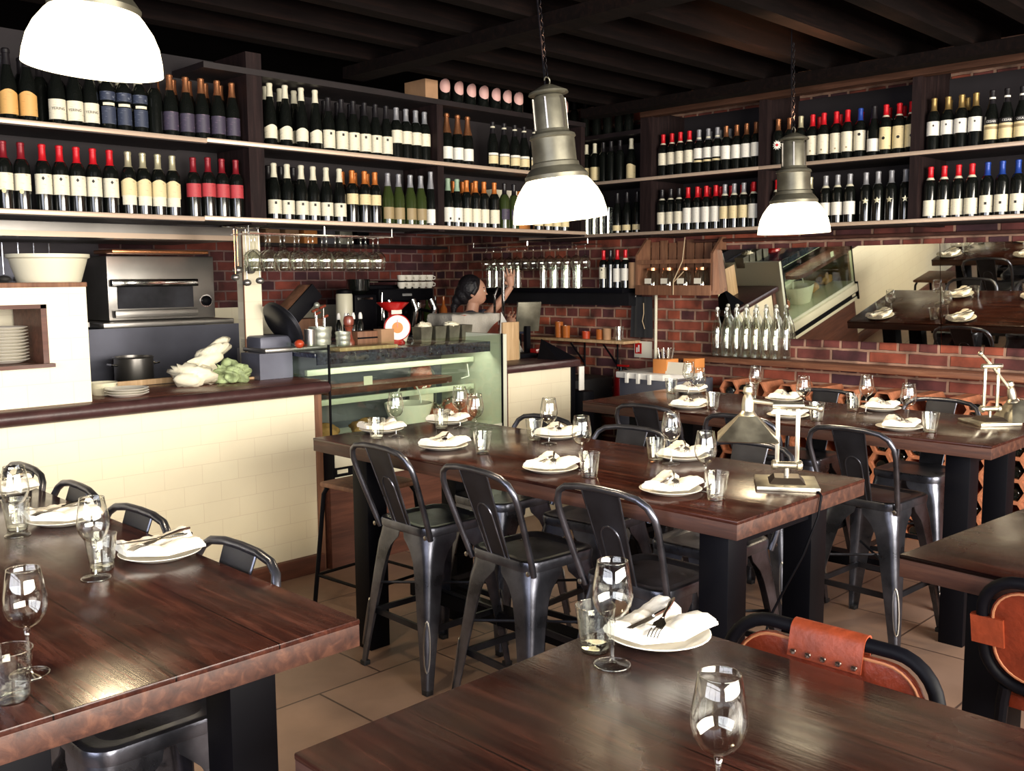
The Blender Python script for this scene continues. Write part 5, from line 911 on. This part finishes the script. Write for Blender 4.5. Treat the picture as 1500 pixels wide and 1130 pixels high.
# ledge and swing-top bottles
t = T('brick_ledge', 'long oiled oak ledge on the brick wall under the mirror', 'ledge', (6.0, 0, 1.0)); part(t, 'board', MB().box(0, .179, .8, 4.35, 0, .04, bev=.006), 'ledge')
def swing():
    t = T('swing_top_bottle', 's', 'bottle'); part(t, 'glass_body', MB().lathe([(.001, .008), (.036, .008), (.038, .01), (.038, .2), (.034, .23), (.02, .27), (.014, .29), (.0135, .33), (.016, .332), (.016, .34), (.012, .34), (.012, .3), (.03, .23), (.0365, .2), (.0365, .012), (.001, .012)], 20, cap0=False, cap1=False), 'clear', sharp=1)
    part(t, 'stopper', MB().sphere((0, 0, .35), .014, 7, (1, 1, .9)), 'white'); part(t, 'wire_bail', MB().tube([(-.016, 0, .31), (-.018, 0, .34), (0, 0, .362), (.018, 0, .34), (.016, 0, .31), (.02, -.01, .29)], .0016, 5), 'chrome'); return t
SW = Kind(swing())
for r_ in range(2):
    for i in range(7): SW.put((6.045+r_*.085, 3.935-i*.079-.03*r_, 1.041), R(random.uniform(0, 180)), f'{ORD[i]} from left in the {["front", "rear"][r_]} row of clear swing-top bottles on the ledge', 'clear swing-top bottles')
# terracotta wine rack
t = T('terracotta_wine_rack', 'honeycomb wine rack of terracotta pipes against the brick wall', 'wine rack', (5.87, 0, 0)); Rr = .074; hx = [(Rr*math.cos(R(60*i)), Rr*math.sin(R(60*i))) for i in range(6)]; k = .84
mb = MB(); vs = []
for x in (0, .28):
    for s_ in (1, k): vs += [(x, s_*y, s_*z) for y, z in hx]
fs = [(i, (i+1) % 6, 6+(i+1) % 6, 6+i) for i in range(6)]+[(12+i, 18+i, 18+(i+1) % 6, 12+(i+1) % 6) for i in range(6)]+[(i, 12+i, 12+(i+1) % 6, (i+1) % 6) for i in range(6)]+[(6+i, 6+(i+1) % 6, 18+(i+1) % 6, 18+i) for i in range(6)]
hexme = mb.add(vs, fs).mesh('hexagonal_pipe', .3); cells = []; hh = Rr*math.sqrt(3)
for c in range(20):
    for r_ in range(7):
        y = 3.72-c*1.5*Rr; z = .066+r_*hh+(hh/2 if c % 2 else 0)
        if c % 2 and r_ == 6: continue
        cells.append((y, z, c, r_))
show = [q for q in cells if not (q[2] < 10 and q[3] < 3)]
show.sort(key=lambda q: (q[3] < 5, q[2] < 8)); big, rest = show[:100], show[100:]
for y, z, c, r_ in big: o = link('hexagonal_pipe', hexme, 'terra', t); o.location = (0, y, z)
mb = MB()
hid = rest+[q for q in cells if (q[2] < 10 and q[3] < 3)]
for y, z, c, r_ in hid: mb.add([(v[0], v[1]+y, v[2]+z) for v in vs], fs)
o = link('hexagonal_pipes_low', mb.mesh('hexagonal_pipes_low', .3), 'terra', t); o['kind'] = 'stuff'
random.seed(11); nb = 0
BO = wine_bottle(cap='cap_black'); BO.name = 'racked_wine_bottle'; BOK = Kind(BO); BR = wine_bottle(cap='cap_orange'); BR.name = 'racked_wine_bottle'; BRK = Kind(BR)
for y, z, c, r_ in cells:
    if r_ < 2 and c < 12: continue
    if random.random() < .5:
        kk = BRK if random.random() < .12 else BOK; nm = 'orange-capped' if kk is BRK else 'dark'
        kk.put((5.885, y, z-.018), 0, f'{nm} wine bottle in terracotta rack, {ORD[6-r_] if r_ < 7 else "top"} row down, {ORD[c]} column from left', 'bottles lying in the terracotta rack', rot=(0, R(90), 0))
for c in (1, 5, 9, 11, 15, 17):
    BOK.put((5.88, 3.72-c*1.5*Rr, .066+6*hh-.002+.005), 0, f'dark wine bottle lying on top of the terracotta rack in hollow {ORD[c]} from left', 'bottles lying on the rack', rot=(0, R(90), 0))
# side station with cutlery boxes
t = T('service_station', 'dark service station with white clipped tray beside the brick wall table', 'station', (5.50, 4.02, 0)); part(t, 'cabinet_body', MB().box(-.0, .45, -.12, .38, 0, .90, bev=.005), 'stainless_d'); part(t, 'white_tray', MB().box(-.02, .46, -.02, .40, .90, .945, bev=.006), 'white')
for i in range(3): part(t, 'clip', MB().box(-.04, -.02, .08+i*.1, .10+i*.1, .87, .94), 'white')
t = T('cutlery_box', 'orange wooden box full of cutlery on the service station', 'box', (5.62, 4.08, .946)); part(t, 'box_body', MB().box(-.07, .07, -.06, .06, 0, .1, bev=.003), 'orangepl')
for i in range(9):
    a = i*2.4; d = .03; q = T('boxed_cutlery', f'{ORD[i]} of nine knives and forks standing in the orange box', 'cutlery', (5.62+d*math.cos(a), 4.08+d*math.sin(a), .95), group='cutlery in the orange box'); part(q, 'handle', MB().tube([(0, 0, 0), (.03*math.cos(a), .03*math.sin(a), .17)], [.003, .006], 6), 'steel'); part(q, 'tip', MB().tube([(0, 0, 0), (0, 0, .01)], .004, 6), 'steel')
one('menu_box', MB().box(-.06, .06, -.05, .05, 0, .1, bev=.003), 'orangepl', 'second orange wooden box right of the cutlery box', 'box', loc=(5.78, 3.95, .946)); one('menu_card', MB().box(-.004, .004, -.10, .10, 0, .085, TM((0, 0, 0), 0, 12, 0)), 'paper', 'leaning white menu card in front of the orange boxes', 'card', loc=(5.55, 3.93, .947))

# ------------------------------------------------------------------ bartender
def remeshed(o, vox):
    md = o.modifiers.new('remesh', 'REMESH'); md.mode = 'VOXEL'; md.voxel_size = vox; md.use_smooth_shade = True
    sm = o.modifiers.new('smooth', 'SMOOTH'); sm.factor = .5; sm.iterations = 3
    dg = bpy.context.evaluated_depsgraph_get(); me = bpy.data.meshes.new_from_object(o.evaluated_get(dg)); o.modifiers.clear(); mt = o.data.materials[0]; me.materials.clear(); me.materials.append(mt); o.data = me
    me.polygons.foreach_set('use_smooth', [True]*len(me.polygons)); return o
t = T('person', 'person with dark tied-back hair in a slate t-shirt reaching up behind the bar', 'person', (5.15, 5.6, 0), R(-45))
def hand(mb, W, d, side, curl):
    W = Vector(W); d = Vector(d).normalized(); n_ = Vector((0, 1, 0)); sd = d.cross(n_).normalized()*side; nn = sd.cross(d).normalized()
    mb.tube([W, W+d*.03, W+d*.06, W+d*.085], [.022, .03, .036, .03], 10)
    for k, ln in enumerate((.068, .078, .073, .056)):
        b = W+d*.075+sd*(.030-.021*k); p = [b]; dd = (d+sd*(.18-.12*k)).normalized()
        for q in range(3): dd = (dd+nn*curl*(.35+.25*q)).normalized(); p.append(p[-1]+dd*ln/3)
        mb.tube(p, [.0088, .0085, .008, .0065], 8)
    b = W+d*.025+sd*.024; mb.tube([b, b+(sd*.8+d*.5).normalized()*.03, b+(sd*.5+d*.9+nn*curl*.5).normalized()*.062], [.013, .0105, .008], 8)
mb = MB()
for s_ in (-1, 1):
    mb.tube([(0, s_*.09, .95), (.01, s_*.1, .72), (.02, s_*.1, .48), (.0, s_*.1, .26), (-.01, s_*.1, .07)], [.088, .08, .058, .05, .036], 14); mb.tube([(-.05, s_*.1, .035), (.03, s_*.1, .03), (.14, s_*.11, .022)], [.034, .036, .024], 12)
mb.tube([(0, 0, .88), (0, 0, 1.0), (-.005, 0, 1.12), (0, 0, 1.24), (.0, 0, 1.32), (.008, 0, 1.37), (.02, 0, 1.44)], [.115, .11, .098, .11, .095, .05, .047], 18)
mb.sphere((0, 0, 1.20), .12, 10, (.85, 1.25, 1.1)); mb.sphere((0, 0, .95), .12, 10, (.9, 1.3, .9))
mb.sphere((.025, 0, 1.52), .093, 12, (1.02, .82, 1.18)); mb.sphere((.06, 0, 1.475), .058, 10, (1, .85, 1)); mb.add([(.105, -.012, 1.50), (.105, .012, 1.50), (.135, 0, 1.495), (.108, 0, 1.535), (.1, 0, 1.49)], [(0, 2, 3), (1, 3, 2), (0, 4, 2), (1, 2, 4), (0, 3, 1), (0, 1, 4)])
for s_ in (-1, 1): mb.sphere((.012, s_*.076, 1.505), .022, 6, (.8, .5, 1.3))
mb.tube([(0, .10, 1.31), (-.01, .17, 1.305), (.06, .15, 1.315), (.135, .11, 1.335), (.22, .10, 1.43), (.315, .09, 1.555)], [.06, .052, .046, .038, .034, .023], 12); hand(mb, (.315, .09, 1.555), (-.15, 0, 1), 1, .25)
mb.tube([(0, -.10, 1.31), (.0, -.175, 1.295), (.05, -.20, 1.19), (.10, -.21, 1.09), (.19, -.17, 1.16), (.27, -.12, 1.245)], [.06, .052, .045, .038, .034, .023], 12); hand(mb, (.27, -.12, 1.245), (.5, .2, .7), -1, .8)
remeshed(part(t, 'body', mb, 'skin'), .004)
mb = MB(); mb.tube([(0, 0, .90), (0, 0, 1.0), (-.005, 0, 1.12), (0, 0, 1.24), (.0, 0, 1.33), (.004, 0, 1.355)], [.130, .122, .11, .122, .10, .062], 18); mb.sphere((0, 0, 1.20), .13, 10, (.86, 1.27, 1.15)); mb.sphere((0, 0, .95), .13, 10, (.9, 1.3, .9))
mb.tube([(0, .08, 1.315), (-.01, .17, 1.308), (.05, .155, 1.315), (.115, .12, 1.33)], [.068, .063, .057, .053], 14); mb.tube([(0, -.08, 1.315), (.0, -.175, 1.30), (.045, -.2, 1.2)], [.068, .063, .055], 14)
remeshed(part(t, 't_shirt', mb, 'shirt', 'slate t-shirt'), .008)
mb = MB()
for s_ in (-1, 1): mb.tube([(0, s_*.09, .96), (.01, s_*.1, .72), (.02, s_*.1, .48), (.0, s_*.1, .26), (-.01, s_*.1, .09)], [.1, .09, .068, .062, .06], 14)
mb.sphere((0, 0, .92), .125, 10, (.95, 1.32, .8)); remeshed(part(t, 'trousers', mb, 'jeans'), .009)
mb = MB(); mb.sphere((-.006, 0, 1.545), .102, 12, (1.0, .93, 1.08)); mb.sphere((-.055, 0, 1.50), .075, 10, (1, 1, 1.1)); mb.sphere((-.105, 0, 1.455), .048, 8, (1, 1, 1)); mb.tube([(-.1, 0, 1.45), (-.135, 0, 1.40), (-.14, 0, 1.33)], [.035, .03, .012], 10); mb.tube([(.03, .07, 1.6), (.05, .075, 1.55), (.02, .082, 1.49)], .018).tube([(.03, -.07, 1.6), (.045, -.076, 1.55), (.015, -.082, 1.50)], .018)
remeshed(part(t, 'hair', mb, 'hair'), .006)
for s_ in (-1, 1): part(t, 'eye', MB().sphere((.100, s_*.032, 1.525), .011, 8), 'white'); part(t, 'eyebrow', MB().tube([(.108, s_*.018, 1.548), (.1, s_*.045, 1.55)], .004), 'hair')
part(t, 'mouth', MB().tube([(.106, -.02, 1.462), (.114, 0, 1.460), (.106, .02, 1.462)], .0045), 'redcap')

mb = MB().tube([(2.87, 1.53, .934), (2.86, 1.47, .934), (2.855, 1.458, .925), (2.83, 1.455, .86), (2.72, 1.445, .76), (2.60, 1.44, .68), (2.50, 1.43, .62), (2.455, 1.42, .57), (2.47, 1.41, .53), (2.49, 1.42, .50), (2.45, 1.43, .48)], .004, 6)
one('power_cord', mb, 'black', 'thin dark power cord trailing from the brass lamp over the centre table end', 'cord')
